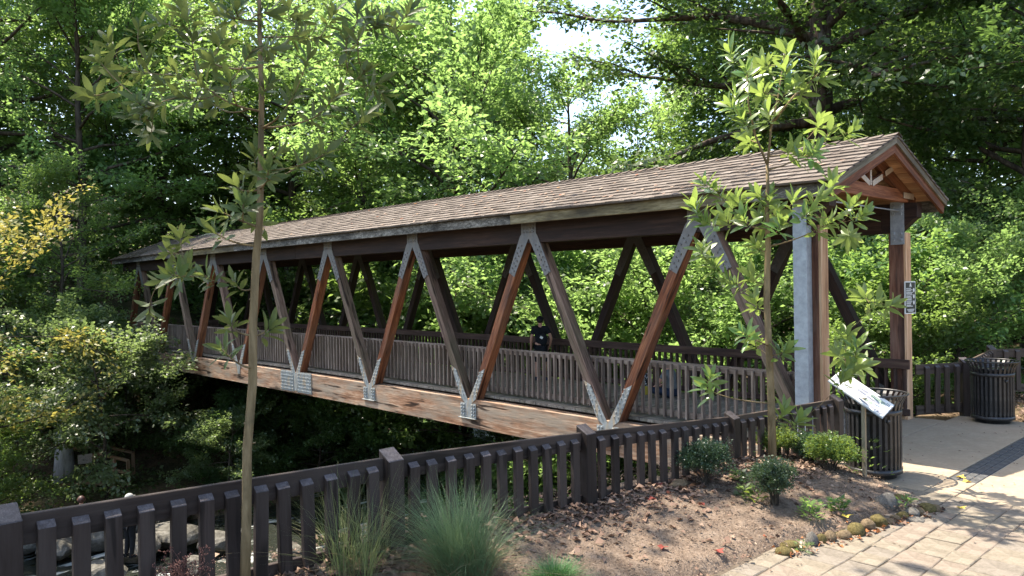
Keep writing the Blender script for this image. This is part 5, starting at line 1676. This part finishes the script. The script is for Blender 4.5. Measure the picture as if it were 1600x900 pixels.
kind('shade', M['leaf_mid'], M['bark'], seed=13, H=15, base=8.6, R=4.2, nlimb=18, trunk_r=0.2, leaf=0.160, per=39, sub=5, rise=0.3)
def tree(nm, kd, x, y, scale, rot, label, group, cat='tree', dz=0.0, z=None):
    tr, cr = KIND[kd]
    z0 = (gz(x, y) if z is None else z) + dz
    root = thing(nm, (x, y, z0), label, cat, group, rot, scale)
    for n_, me in (('trunk', tr), ('crown', cr)):
        o = bpy.data.objects.new(n_, me)
        COL.objects.link(o); o.parent = root
    return root
GB = 'trees in the wood behind the bridge'
GL = 'trees on the far bank at the left'
GS = 'bushes on the creek banks'
TREES = [
    # behind the bridge, middle
    ('leafy_tree', 'maple', -19.3, 10.4, 1.45, 0.3, 'tall bright yellow green maple behind the middle of the bridge roof', GB),
    ('leafy_tree', 'maple2', -25.0, 9.6, 1.50, 1.9, 'bright maple behind the bridge, right of the foreground young tree trunk', GB),
    ('leafy_tree', 'maple', -17.0, 16.0, 1.2, 2.4, 'sunlit maple whose crown borders the patch of open sky on its left', GB),
    ('leafy_tree', 'maple2', -24.6, 15.6, 1.70, 4.0, 'tall sunny maple further back behind the left half of the bridge', GB),
    ('leafy_tree', 'oak', -32.0, 9.5, 1.55, 0.9, 'mid green tree rising over the far end of the roof', GB),
    ('leafy_tree', 'oak', -29.5, 17.5, 1.55, 2.9, 'tall mid green tree deep in the wood behind the sunny maples', GB),
    ('leafy_tree', 'grey', -9.8, 16.5, 1.10, 0.4, 'grey green small tree just above the roof below the open sky', GB),
    ('leafy_tree', 'grey', -11.8, 12.2, 1.0, 2.0, 'grey green small tree above the roof left of the open sky', GB),
    ('leafy_tree', 'slim', -6.6, 14.2, 0.85, 4.0, 'small dark leaved tree above the roof right of the open sky', GB),
    # right
    ('big_tree', 'giant', -5.0, 15.0, 1.25, 0.6, 'huge dark tree with thick rough trunk rising behind the portal roof', GB),
    ('leafy_tree', 'dark', 4.0, 14.5, 1.0, 1.2, 'dense dark tree behind the right fence at the right edge', GB),
    ('leafy_tree', 'dark', 0.8, 15.8, 1.0, 3.3, 'dense dark tree behind the portal gable', GB),
    ('leafy_tree', 'dark', -7.5, 21.5, 1.0, 5.0, 'dense dark tree behind the huge trunk, left of it', GB),
    ('leafy_tree', 'oak', -2.0, 22.5, 1.1, 2.2, 'mid green tree far behind the right portal post', GB),
    ('leafy_tree', 'oak', 7.5, 19.5, 1.1, 0.2, 'mid green tree far behind at the upper right corner', GB),
    ('bush', 'bush_green', -0.4, 8.2, 0.95, 0.3, 'mid green bush close behind the right portal post', GS),
    ('bush', 'bush_sunny', 1.0, 8.9, 0.60, 1.4, 'sunlit light green bush behind the rear trash can', GS),
    ('bush', 'bush_sunny', 2.3, 11.6, 0.72, 3.1, 'sunlit bush at the right edge above the fence', GS),
    ('bush', 'bush_green', 0.6, 6.9, 0.62, 4.3, 'dark green bush between the portal post and the short fence', GS),
    ('bush', 'bush_sunny', -4.6, 8.8, 1.0, 2.2, 'bright bush seen through the last braces before the portal', GS),
    ('bush', 'bush_sunny', -7.4, 9.0, 1.25, 0.7, 'bright yellow green bush seen through the braces right of the standing person', GS),
    ('bush', 'bush_sunny', -10.9, 8.6, 1.40, 5.2, 'bright yellow green bush seen behind the standing person', GS),
    ('bush', 'bush_sunny', -14.6, 8.8, 1.45, 3.8, 'bright bush seen through the braces left of the standing person', GS),
    ('bush', 'bush_green', -19.0, 8.6, 1.9, 1.0, 'mid green bush seen through the braces near the middle of the bridge', GS),
    ('bush', 'bush_dark', -23.0, 7.6, 1.6, 2.0, 'dark bush seen through the braces behind the foreground young tree', GS),
    ('bush', 'bush_dark', -27.0, 6.0, 1.3, 0.4, 'dark bush behind the far end of the bridge', GS),
    # far bank, left
    ('leafy_tree', 'maple', -36.5, -3.2, 1.5, 2.2, 'tall bright yellow green maple filling the top left corner', GL),
    ('leafy_tree', 'maple2', -33.0, -0.4, 1.35, 5.1, 'sunny maple on the slope left of the far bridge end', GL),
    ('leafy_tree', 'slim', -27.2, -2.6, 0.80, 0.9, 'mid green tree overhanging the far end of the roof', GL),
    ('leafy_tree', 'oak', -37.0, 4.5, 1.2, 1.7, 'dense green tree on the slope beyond the far end of the bridge', GL),
    ('leafy_tree', 'oak', -43.0, -6.0, 1.3, 3.9, 'mid green tree high on the slope at the left', GL),
    ('yellowing_tree', 'autumn', -20.6, -8.3, 1.25, 0.5, 'small tree with yellowing leaves at the left edge', GL),
    ('bush', 'bush', -21.1, -2.8, 0.92, 1.3, 'large pale grey green bush in front of the far end of the bridge', GS),
    ('bush', 'bush', -25.0, -3.0, 0.85, 3.0, 'pale grey green bush left of the large one on the far bank', GS),
    ('bush', 'bush', -18.6, 0.2, 0.50, 4.4, 'shaded grey green bush under the left part of the bridge', GS),
    ('bush', 'bush_dark', -18.6, 3.6, 0.66, 0.2, 'dark bush under the bridge behind the young tree', GS),
    ('bush', 'bush_dark', -16.9, 6.2, 0.72, 2.7, 'dark bush under the middle of the bridge', GS),
    ('bush', 'bush_dark', -20.6, 1.2, 0.62, 5.5, 'dark bush on the far bank under the bridge', GS),
    ('bush', 'bush_dark', -13.6, 8.4, 0.72, 1.9, 'dark bush under the bridge right of the middle', GS),
    ('bush', 'bush_dark', -24.6, -1.2, 0.80, 0.8, 'dark bush on the far bank below the bridge end', GS),
    ('bush', 'bush_green', -20.2, -6.4, 0.72, 4.0, 'low green bush at the left edge above the fence', GS),
    ('bush', 'bush_dark', -27.5, -4.4, 1.1, 2.4, 'dark bush high on the far bank behind the grey snag', GS),
    # off to the left of the view: it shades the near fence
    ('shade_tree', 'shade', -3.2, -11.6, 1.5, 2.0, 'tall tree on the near bank left of the view that shades the fence', None),
]
for t in TREES:
    tree(*t, cat='bush' if t[0] == 'bush' else 'tree')

# far wood: reads as one mass of leaves
rng = np.random.default_rng(77)
vs, fs, rs = [], [], []
off = 0
def wood_mass(n, xr, yr, hr, leaf, per=30):
    global off
    x = rng.uniform(*xr, n); y = rng.uniform(*yr, n)
    z = terrain_z(x, y) + rng.uniform(0.02, 1.0, n) ** 0.8 * hr
    cen = np.stack([x, y, z], -1)
    a = rng.uniform(0, 2 * PI, n)
    v, f, r = spray_leaves(rng, cen, np.stack([np.cos(a), np.sin(a), rng.normal(0, 0.3, n)], -1), per, 1.7, leaf)
    vs.append(v); fs.append(f + off); rs.append(r); off += len(v)
def wood_arc(n, a0, a1, d0, d1, top, leaf, per):
    """a ring of far trees round the clearing, given by compass angle and distance"""
    global off
    a = np.radians(rng.uniform(a0, a1, n)); d = rng.uniform(d0, d1, n)
    x = 6.8 + np.cos(a) * d; y = -10.4 + np.sin(a) * d
    zt = terrain_z(x, y)
    crown = top * (0.82 + 0.5 * fbm(np.degrees(a) * 0.22, d * 0.1, 5, 2))
    z = zt + rng.uniform(0.0, 1.0, n) * (crown - zt)
    cen = np.stack([x, y, z], -1)
    az = rng.uniform(0, 2 * PI, n)
    v, f, r = spray_leaves(rng, cen, np.stack([np.cos(az), np.sin(az), rng.normal(0, 0.3, n)], -1), per, 2.0, leaf)
    vs.append(v); fs.append(f + off); rs.append(r); off += len(v)
wood_arc(5200, 135.5, 182, 50, 58, 26, 0.34, 38)
wood_arc(1500, 136, 166, 45, 50, 25, 0.32, 38)
wood_arc(800, 125.0, 136, 50, 58, 14, 0.34, 38)
wood_arc(5200, 92, 125.5, 40, 47, 23, 0.34, 38)
me = np_mesh('distant_wood', np.concatenate(vs), np.concatenate(fs), M['leaf_mid'], np.concatenate(rs))
tag(inst('distant_wood', me, None, Matrix.Identity(4)), kind='stuff')

# undergrowth on the banks
def undergrowth(n, xr, yr, seed, leaf, hmax):
    rng = np.random.default_rng(seed)
    x = rng.uniform(*xr, n); y = rng.uniform(*yr, n)
    dens = fbm(x * 0.4, y * 0.4, 41, 3)
    cx = creek_x(y)
    ok = (dens > -0.25) & ((x > cx + 5.0) | (x < cx - 5.0)) & ~((x > -1.5) & (y > -1.2) & (y < 4.6)) & (x < 1.4 + 20 * (y > 9))
    x, y = x[ok], y[ok]
    z = terrain_z(x, y) + rng.uniform(0.0, 1.0, len(x)) ** 1.5 * hmax
    cen = np.stack([x, y, z], -1)
    a = rng.uniform(0, 2 * PI, len(x))
    return spray_leaves(rng, cen, np.stack([np.cos(a), np.sin(a), rng.uniform(0, 0.6, len(x))], -1), 14, 0.5, leaf)
vs, fs, rs, off = [], [], [], 0
for args in ((2600, (-30, -15), (-9, 14), 5, 0.15, 0.7), (700, (-9, -2.5), (-12, 14), 6, 0.10, 0.25), (1200, (-46, -28), (-12, 16), 7, 0.2, 1.0), (900, (-8, 12), (9.5, 22), 8, 0.16, 0.6)):
    v, f, r = undergrowth(*args)
    vs.append(v); fs.append(f + off); rs.append(r); off += len(v)
me = np_mesh('undergrowth', np.concatenate(vs), np.concatenate(fs), M['leaf_fern'], np.concatenate(rs))
tag(inst('undergrowth', me, None, Matrix.Identity(4)), kind='stuff')

# ------------------------------------------------------------------ young magnolias
def blade_leaf(L, W, curl, fold, wav=0.0):
    """broad leaf along +X: seven cross sections, folded at the midrib"""
    prof = [(0.0, 0.08), (0.12, 0.35), (0.32, 0.86), (0.52, 1.0), (0.74, 0.80), (0.90, 0.42), (1.0, 0.02)]
    vs, fs = [], []
    for t, w in prof:
        x = L * t
        z = -curl * L * t * t
        hw = W * 0.5 * w
        vs += [(x, -hw, z + fold * hw), (x, 0, z), (x, hw, z + fold * hw * (1 - wav))]
    for i in range(len(prof) - 1):
        a = i * 3
        fs += [(a, a + 3, a + 4, a + 1), (a + 1, a + 4, a + 5, a + 2)]
    return vs, fs
LEAF_VARS = [(0.20, 0.062, 0.12, 0.35), (0.17, 0.056, 0.28, 0.25), (0.21, 0.060, 0.02, 0.45), (0.145, 0.05, 0.4, 0.3), (0.19, 0.066, 0.2, 0.15)]
def magnolia(root, trunk, forks, ros, radii, mat, bark, seed, leafscale, nleaf, up_bias=0.35):
    rng = np.random.default_rng(seed)
    tr = MB()
    T = [Vector(p) for p in trunk]
    r0 = radii[0]
    n = len(T)
    RT = radii
    tr.tube([p + Vector((rng.normal(0, 0.004), rng.normal(0, 0.004), 0)) for p in T], RT, 12)
    for i in range(1, n - 1):
        for q in range(2):
            if rng.random() < 0.5:
                p = T[i].lerp(T[i + 1], rng.random()); a = rng.uniform(0, 6.28); rr = radii[i]
                d = Vector((math.cos(a), math.sin(a), 0.25))
                tr.tube([p + d * rr * 0.5, p + d * rr * 1.5], [rr * 0.28, rr * 0.16], 5)
    o_tr = tr.build('trunk', bark, root, T[0])
    nodes = []                      # (position, radius, distance from ground along the wood)
    for i in range(n - 1):
        for k in range(4):
            nodes.append((T[i].lerp(T[i + 1], k / 4), radii[i], 0))
    br = MB()
    for fk in forks:
        P = [Vector(p) for p in fk]
        m = len(P)
        rads = [r0 * 0.34 * (1 - 0.6 * i / (m - 1)) for i in range(m)]
        br.tube(P, rads, 6)
        for i in range(m - 1):
            for k in range(4):
                nodes.append((P[i].lerp(P[i + 1], k / 4), rads[i], 0))
    base_z = T[1].z
    R_ = sorted([Vector(p) for p in ros], key=lambda p: (Vector((p.x - T[0].x, p.y - T[0].y, 0)).length))
    heads = []
    for p in R_:
        best, bc = None, 1e9
        for q, rr, dd in nodes:
            if q.z < base_z: continue
            dv = p - q
            if dv.length < 0.08: continue
            rise = dv.z / dv.length
            cost = dv.length * (1.0 + 1.2 * max(0, 0.25 - rise)) + 0.15 * dd
            if cost < bc: bc, best = cost, (q, rr, dd)
        q, rr, dd = best
        dv = p - q
        hor = Vector((dv.x, dv.y, 0))
        mid = q + dv * 0.5 + hor * 0.12 - Vector((0, 0, 0.10 * dv.length)) + Vector(rng.normal(0, 0.02 * (1 + dv.length), 3))
        pts = []
        for k in range(7):
            t = k / 6
            pts.append(q * (1 - t) ** 2 + mid * 2 * t * (1 - t) + p * t * t)
        ra = min(rr * 0.7, 0.0055 + 0.006 * min(1, dv.length))
        rads = [ra + (0.0035 - ra) * k / 6 for k in range(7)]
        br.tube(pts, rads, 5)
        for k in range(1, 7):
            nodes.append((pts[k], rads[k], dd + dv.length * k / 6))
        heads.append((p, (pts[6] - pts[4]).normalized(), pts[5]))
    br.build('branches', bark, root, T[n // 2], kind='stuff')
    # leaves in whorls at the shoot tips
    metas = []
    for (L, W, cu, fo) in LEAF_VARS:
        for sc in (1.0, 0.78):
            v, f = blade_leaf(L * leafscale * sc, W * leafscale * sc, cu, fo, rng.uniform(0, 0.4))
            for rv in (0.2, 0.55, 0.9):
                me = np_mesh('leaf', np.array(v), np.array(f), mat, np.full(len(f), rv), True)
                metas.append((me, np.array(v), np.array(f), rv))
    cand = []
    for p, d, pb in heads:
        d = (d + Vector((0, 0, up_bias))).normalized()
        k = int(rng.integers(nleaf - 3, nleaf + 4))
        a0 = rng.uniform(0, 6.28)
        s = d.orthogonal().normalized(); c = d.cross(s)
        for i in range(k):
            a = a0 + i * 2.4
            open_ = 0.35 + 1.15 * (i / k) + rng.normal(0, 0.12)        # young leaves upright, old ones spread
            rad = s * math.cos(a) + c * math.sin(a)
            ld = d * math.cos(open_) + rad * math.sin(open_)
            nn = d * math.sin(open_) - rad * math.cos(open_)
            nn = (nn + Vector(rng.normal(0, 0.25, 3))).normalized()
            pos = p - d * 0.05 * leafscale * (i / k) * 3 + rad * 0.006
            x = ld.normalized(); y = nn.cross(x).normalized(); z = x.cross(y)
            Rm = Matrix((x, y, z)).transposed()
            cand.append((pos, Rm, int(rng.integers(len(metas)))))
    cand.sort(key=lambda t: (t[0] - CAM).length)
    rest_v, rest_f, rest_r, off = [], [], [], 0
    for i, (pos, Rm, mi) in enumerate(cand):
        me, v, f, rv = metas[mi]
        if i < 300:
            inst('leaf', me, root, Matrix.Translation(pos) @ Rm.to_4x4())
        else:
            A = np.array(Rm); w = v @ A.T + np.array(pos)
            rest_v.append(w); rest_f.append(f + off); rest_r.append(np.full(len(f), rv)); off += len(v)
    if rest_v:
        org = np.array(T[n // 2])
        me = np_mesh('foliage', np.concatenate(rest_v) - org, np.concatenate(rest_f), mat, np.concatenate(rest_r), True)
        tag(inst('foliage', me, root, Matrix.Translation(T[n // 2])), kind='stuff')
treeR = thing('young_magnolia', TRK_R[0], 'slender sunlit young magnolia staked by nothing in front of the bridge portal', 'tree')
treeR['label'] = 'slender sunlit young magnolia on the mulch mound in front of the bridge portal'
magnolia(treeR, TRK_R, FRK_R, ROS_R, [0.047, 0.043, 0.040, 0.037, 0.035, 0.034, 0.031, 0.022, 0.019, 0.016], M['leaf_magnolia'], M['bark_young'], 31, 1.10, 16)
treeL = thing('young_magnolia', TRK_L[0], 'shaded young magnolia with thin pale trunk before the left part of the fence', 'tree')
magnolia(treeL, TRK_L, [], ROS_L, [0.034, 0.030, 0.028, 0.0265, 0.025, 0.0235, 0.021, 0.0185, 0.0165, 0.0145, 0.012, 0.008], M['leaf_olive'], M['bark_young'], 32, 0.68, 13, 0.2)

# ------------------------------------------------------------------ shrubs and grasses in the bed
def shrub(nm, x, y, rx, ry, h, mat, leaf, n, label, seed, base=0.15, group='shrubs in the mulch bed', lumps=9):
    rng = np.random.default_rng(seed)
    z0 = bed_z(x, y) if x < 3.4 else gz(x, y)
    root = thing('shrub', (x, y, z0), label, 'shrub', group)
    # lumpy ellipsoid: sprays near the surface of several overlapping lobes
    cen, dr = [], []
    L = rng.normal(0, 1, (lumps, 3)); L = unit(L) * np.array([rx, ry, h * 0.42]) * 0.45
    for k in range(n):
        c = L[rng.integers(lumps)]
        d = unit(rng.normal(0, 1, 3)); d[2] = abs(d[2]) * 0.9 + d[2] * 0.1
        rad = rng.uniform(0.55, 1.0) ** 0.6
        p = c * 1.25 + d * np.array([rx, ry, h * 0.5]) * 0.58 * rad * (1.0 if rng.random() > 0.14 else rng.uniform(1.2, 1.65))
        cen.append((p[0], p[1], p[2] + h * 0.5 + base)); dr.append(d + np.array([0, 0, 0.5]) + rng.normal(0, 0.3, 3))
    cen = np.array(cen); dr = np.array(dr)
    v, f, r = spray_leaves(rng, cen, dr, 16, leaf * 5.0, leaf, 0.55, 0.8)
    me = np_mesh('foliage', v, f, mat, r)
    inst('foliage', me, root, Matrix.Translation((x, y, z0)))
    b = MB()
    for k in range(9):
        q = cen[rng.integers(len(cen))] * np.array([0.8, 0.8, 0.9])
        b.tube([(rng.normal(0, 0.02), rng.normal(0, 0.02), -0.05), (q[0] * 0.4, q[1] * 0.4, q[2] * 0.5), tuple(q)], [0.010, 0.007, 0.002], 5, cap=False)
    inst('stems', b.mesh('stems', M['bark']), root, Matrix.Translation((x, y, z0)))
shrub('shrub', 2.28, -3.44, 0.24, 0.24, 0.42, M['leaf_box'], 0.024, 700, 'dark rounded boxwood at the fence left of the young magnolia', 1, 0.02)
shrub('shrub', 2.98, -3.32, 0.22, 0.21, 0.36, M['leaf_box'], 0.024, 600, 'dark ragged boxwood in the bed in front of the magnolia trunk', 2, 0.05)
shrub('shrub', 2.16, -1.72, 0.20, 0.20, 0.30, M['leaf_lime'], 0.028, 420, 'light yellow green shrub at the fence behind the magnolia trunk', 3, 0.05)
shrub('shrub', 2.48, -1.42, 0.26, 0.24, 0.28, M['leaf_box'], 0.026, 460, 'low grey green shrub between the lime shrub and the information panel', 4, 0.03)
shrub('shrub', 2.82, -1.66, 0.25, 0.23, 0.36, M['leaf_lime'], 0.028, 560, 'fresh green bushy shrub at the foot of the information panel post', 5, 0.05)

def weed(x, y, h, n, leaf, mat, label, seed, nm='weed', group='small weeds in the mulch bed'):
    rng = np.random.default_rng(seed)
    z0 = bed_z(x, y) if x < x_edge(y) else 0.08
    a = rng.uniform(0, 2 * PI, n)
    t = rng.uniform(0.1, 1, n)
    d = np.stack([np.cos(a), np.sin(a), rng.uniform(0.1, 0.9, n)], -1)
    p = np.stack([np.cos(a) * h * 0.5 * t, np.sin(a) * h * 0.5 * t, rng.uniform(0.0, 0.8, n) * h], -1)
    L = leaf * rng.uniform(0.6, 1.2, n)
    v, f = leaf_arrays(p, d, np.tile([0, 0, 1.0], (n, 1)) + rng.normal(0, 0.4, (n, 3)), L, L * 0.45)
    me = np_mesh(nm, v, f, mat, rng.random(n))
    o = inst(nm, me, None, Matrix.Translation((x, y, z0)))
    tag(o, label, 'weed', group)
weed(3.36, -3.32, 0.22, 130, 0.06, M['leaf_mid'], 'bushy fresh green weed between the boxwood and the stone edging', 1)
weed(3.44, -2.92, 0.16, 110, 0.06, M['leaf_lime'], 'bright green weed tuft behind the rounded edging stones', 2)
weed(2.44, -3.05, 0.15, 70, 0.075, M['leaf_grey'], 'low fern like weed right of the dark round boxwood', 3)
weed(2.72, -3.42, 0.14, 60, 0.07, M['leaf_grey'], 'low grey green weed left of the ragged boxwood', 4)
weed(2.86, -3.46, 0.16, 26, 0.08, M['leaf_lime'], 'little lime green sprout beside the ragged boxwood', 5)
weed(3.60, -3.98, 0.12, 60, 0.045, M['leaf_grey'], 'green weed creeping over the first edging stones', 6)
weed(3.80, -2.16, 0.14, 24, 0.07, M['leaf_mid'], 'small green sprout before the upright grey rock', 7)
weed(3.02, -1.22, 0.55, 60, 0.075, M['leaf_mid'], 'leafy green shoot rising beside the information panel post', 8)
weed(2.16, 4.62, 0.2, 60, 0.06, M['leaf_mid'], 'small weed at the foot of the short fence post', 9)

def grass(x, y, n, h, spread, mat, label, seed, w=0.006, arch=0.5, nm='grass_clump', lean=(0, 0), dead=0.16):
    rng = np.random.default_rng(seed)
    z0 = bed_z(x, y)
    K = 6
    a = rng.uniform(0, 2 * PI, n); rr = np.sqrt(rng.random(n)) * spread * 0.22
    out = rng.beta(1.6, 2.0, n)
    hh = h * rng.uniform(0.45, 1.05, n)
    tc = rng.normal(0, spread * 0.13, (7, 2)); ti = rng.integers(7, size=n)
    th_ = rng.uniform(0.7, 1.1, 7)[ti]; hh = hh * th_
    base = np.stack([np.cos(a) * rr * 0.5 + tc[ti, 0], np.sin(a) * rr * 0.5 + tc[ti, 1], np.full(n, -0.03)], -1)
    isd = rng.random(n) < dead
    hh = np.where(isd, hh * rng.uniform(0.3, 0.9, n), hh); out = np.where(isd, np.minimum(out * 1.5 + 0.15, 1.2), out)
    da = a + rng.normal(0, 0.5, n)
    dirh = np.stack([np.cos(da), np.sin(da), np.zeros(n)], -1)
    ts = np.linspace(0, 1, K)
    pts = []
    for t in ts:
        hor = (out * spread * (0.25 * t + 0.75 * t ** 2))[:, None] * dirh + np.array([lean[0], lean[1], 0]) * t * t * h
        z = hh * (t - arch * out * 0.55 * t ** 2.4)
        pts.append(base + hor + np.stack([0 * z, 0 * z, z], -1))
    pts = np.stack(pts, 1)
    side = np.stack([-np.sin(da + rng.normal(0, 0.5, n)), np.cos(da), rng.normal(0, 0.3, n)], -1)
    side = unit(side)
    wid = (w * rng.uniform(0.6, 1.2, n))[:, None] * (1 - 0.92 * ts ** 1.4)[None, :]
    v = np.stack([pts - side[:, None, :] * wid[..., None] / 2, pts + side[:, None, :] * wid[..., None] / 2], 2)   # n,K,2,3
    idx = np.arange(n * K * 2).reshape(n, K, 2)
    f = np.stack([idx[:, :-1, 0], idx[:, :-1, 1], idx[:, 1:, 1], idx[:, 1:, 0]], -1).reshape(-1, 4)
    r = np.repeat(np.clip(rng.normal(0.5, 0.28, n), 0, 1), K - 1)
    me = np_mesh(nm, v.reshape(-1, 3), f, [mat, M['blade_dead']], r, True, np.repeat(isd.astype(int), K - 1))
    o = inst(nm, me, None, Matrix.Translation((x, y, z0)))
    tag(o, label, 'grass', 'ornamental grass clumps at the fence')
grass(2.17, -7.58, 420, 0.80, 0.72, M['blade_green'], 'sparse upright green grass clump left of the brown fence post', 1, 0.0042, 0.5)
grass(2.62, -7.0, 2300, 0.84, 0.74, M['blade_blue'], 'large blue green fountain grass clump in front of the fence', 2, 0.0042, 0.75, lean=(0.0, -0.12))
grass(2.86, -6.36, 1100, 0.26, 0.36, M['blade_low'], 'low dense green grass tuft right of the large fountain grass', 3, 0.007, 0.7)
grass(2.45, -6.75, 500, 0.26, 0.42, M['blade_green'], 'low straw coloured grass spreading behind the large fountain grass', 4, 0.005, 0.9)

# dry flower stalks and a fern frond at the lower left
rng = np.random.default_rng(9)
dry = thing('dry_flower', (2.20, -8.78, bed_z(2.2, -8.78)), 'dry reddish brown branching flower stalks at the lower left fence', 'plant')
b = MB()
def twiggy(p, d, l, r, lev):
    b.rv = float(rng.random())
    q = p + d * l
    b.tube([p, p.lerp(q, 0.5) + Vector(rng.normal(0, 0.006, 3)), q], [r, r * 0.8, r * 0.5], 4, cap=False)
    if lev == 0:
        for k in range(3):
            c = q + Vector(rng.normal(0, 0.006, 3)); b.tube([c, c + Vector((0, 0, 0.008))], [0.004, 0.002], 4)
        return
    for k in range(4):
        dd = (d + Vector(rng.normal(0, 0.45, 3)) + Vector((0, 0, 0.1))).normalized()
        twiggy(p.lerp(q, rng.uniform(0.4, 1.0)), dd, l * rng.uniform(0.45, 0.7), r * 0.55, lev - 1)
for k in range(4):
    twiggy(Vector((2.20 + rng.normal(0, 0.04), -8.78 + rng.normal(0, 0.09), bed_z(2.2, -8.78) - 0.02)), Vector((rng.normal(0, 0.12), rng.normal(0, 0.15), 1)).normalized(), 0.24, 0.004, 3)
b.build('stalks', M['dry'], dry, (2.2, -8.78, 0.6))
weed(2.22, -9.02, 0.22, 40, 0.05, M['leaf_lime'], 'yellow green frond beside the dry flower stalks', 12)

# ------------------------------------------------------------------ litter on the bed and the paving
rng = np.random.default_rng(21)
def litter(name, n, xf, size, mat, rv, curl=0.35, z_off=0.006, tilt=0.35, wr=0.7):
    pts = np.array(xf(n))
    n = len(pts)
    z = np.where(pts[:, 0] < x_edge(pts[:, 1]), plat_z(pts[:, 0], pts[:, 1]) + 0.045 * fbm(pts[:, 0] * 1.6, pts[:, 1] * 1.6, 11, 3) + 0.022 * fbm(pts[:, 0] * 9, pts[:, 1] * 9, 17, 3), 0.086)
    a = rng.uniform(0, 2 * PI, n)
    d = np.stack([np.cos(a), np.sin(a), rng.normal(0, tilt * 0.5, n)], -1)
    nn = np.tile([0, 0, 1.0], (n, 1)) + rng.normal(0, tilt, (n, 3))
    L = size * rng.uniform(0.5, 1.4, n)
    p = np.stack([pts[:, 0], pts[:, 1], z + z_off + rng.uniform(0, 0.012, n)], -1)
    v, f = leaf_arrays(p, d, nn, L, L * wr * rng.uniform(0.6, 1.2, n), curl, rng.uniform(-0.25, 0.25))
    me = np_mesh(name, v, f, mat, rv(n))
    return tag(inst(name, me, None, Matrix.Identity(4)), kind='stuff')
def in_bed(n):
    y = rng.uniform(-9.8, -0.8, n); x = rng.uniform(1.4, 4.0, n)
    ok = x < x_edge(y) - 0.02
    return np.stack([x[ok], y[ok]], -1)
def drift(n):
    y = rng.uniform(-9.6, -0.9, n); x = 1.99 + np.abs(rng.normal(0, 0.28, n))
    ok = x < x_edge(y) - 0.02
    return np.stack([x[ok], y[ok]], -1)
litter('mulch_chips', 34000, in_bed, 0.021, M['chips'], lambda n: rng.random(n), 0.1, 0.002, 0.45, 0.4)
litter('leaf_litter', 2600, drift, 0.065, M['litter'], lambda n: np.clip(rng.beta(2, 2, n) * 0.95, 0, 1))
litter('leaf_scatter', 800, in_bed, 0.055, M['litter'], lambda n: np.where(rng.random(n) < 0.05, 0.97, rng.beta(2, 2, n) * 0.93))
def mound(n):
    return np.stack([rng.normal(2.35, 0.28, n), rng.normal(-2.1, 0.42, n)], -1)
litter('mound_leaves', 1300, mound, 0.055, M['litter'], lambda n: np.clip(rng.beta(3, 1.8, n) * 0.95, 0, 0.95))
def on_pave(n):
    y = rng.uniform(-6.5, 4.0, n); x = rng.uniform(2.6, 6.5, n)
    ok = x > x_edge(y) + 0.02
    return np.stack([x[ok], y[ok]], -1)
litter('paving_litter', 420, on_pave, 0.035, M['litter'], lambda n: np.clip(rng.beta(1.5, 2, n), 0, 1), 0.3, 0.0, 0.2)
def by_stones(n):
    y = rng.uniform(-4.2, -1.8, n); return np.stack([x_edge(y) + rng.normal(0.06, 0.06, n), y], -1)
litter('edging_litter', 200, by_stones, 0.05, M['litter'], lambda n: np.where(rng.random(n) < 0.3, 0.98, rng.random(n) * 0.9), 0.35, 0.004, 0.4)
def verge(n):
    return np.stack([rng.uniform(1.9, 8, n), rng.uniform(4.3, 9.0, n)], -1)
litter('verge_litter', 3500, verge, 0.07, M['litter'], lambda n: np.clip(rng.beta(2.5, 1.5, n), 0, 0.95), 0.3, -0.05, 0.4)

def single_leaf(nm, x, y, s, mat, label, group, rz):
    b = MB()
    lob = []
    for k in range(10):
        a = 2 * PI * k / 10
        r = s * (0.5 if k % 2 == 0 else 0.27) * (1.25 if k in (0,) else 1)
        lob.append((r * math.cos(a), r * math.sin(a), 0.012 * math.cos(2 * a) + 0.004))
    b.add(lob + [(0, 0, 0.0)], [(k, (k + 1) % 10, 10) for k in range(10)])
    z = (bed_z(x, y) + 0.022) if x < x_edge(y) else 0.088
    o = inst(nm, b.mesh(nm, mat), None, Matrix.Translation((x, y, z)) @ Matrix.Rotation(rz, 4, 'Z'))
    tag(o, label, 'leaf', group)
GR = 'red leaves fallen on the mulch'
for i, (x, y, lab) in enumerate(((2.94, -5.12, 'red leaf on the mulch at the lower middle, nearest the viewer'), (3.22, -4.72, 'red leaf on the mulch left of the near tip of the stone edging'),
                                (2.30, -4.40, 'red leaf on the mulch below the second tall fence post'), (2.05, -3.95, 'red leaf among brown leaves at the fence foot'),
                                (2.62, -4.05, 'red leaf on the mulch in front of the dark round boxwood'), (2.12, -3.75, 'red leaf beside the flat pale stone at the fence'))):
    single_leaf('fallen_leaf', x, y, 0.10, M['red_leaf'], lab, GR, i * 1.3)
single_leaf('fallen_leaf', 3.55, -2.98, 0.11, M['yellow_leaf'], 'yellow leaf on the mulch behind the rounded edging stones', 'yellow leaves on the ground', 0.4)
single_leaf('fallen_leaf', 3.74, -0.26, 0.12, M['yellow_leaf'], 'yellow leaf on the near end of the slate band', 'yellow leaves on the ground', 1.4)
single_leaf('fallen_leaf', 3.86, -0.44, 0.11, M['yellow_leaf'], 'yellow leaf at the corner of the slate band', 'yellow leaves on the ground', 2.4)
single_leaf('fallen_leaf', 4.15, -1.62, 0.10, M['yellow_leaf'], 'yellow leaf on the paving right of the bed tip', 'yellow leaves on the ground', 0.9)
single_leaf('fallen_leaf', 4.86, -3.85, 0.13, M['green_leaf'], 'bright green leaf on the paving at the bottom edge', None, 0.3)
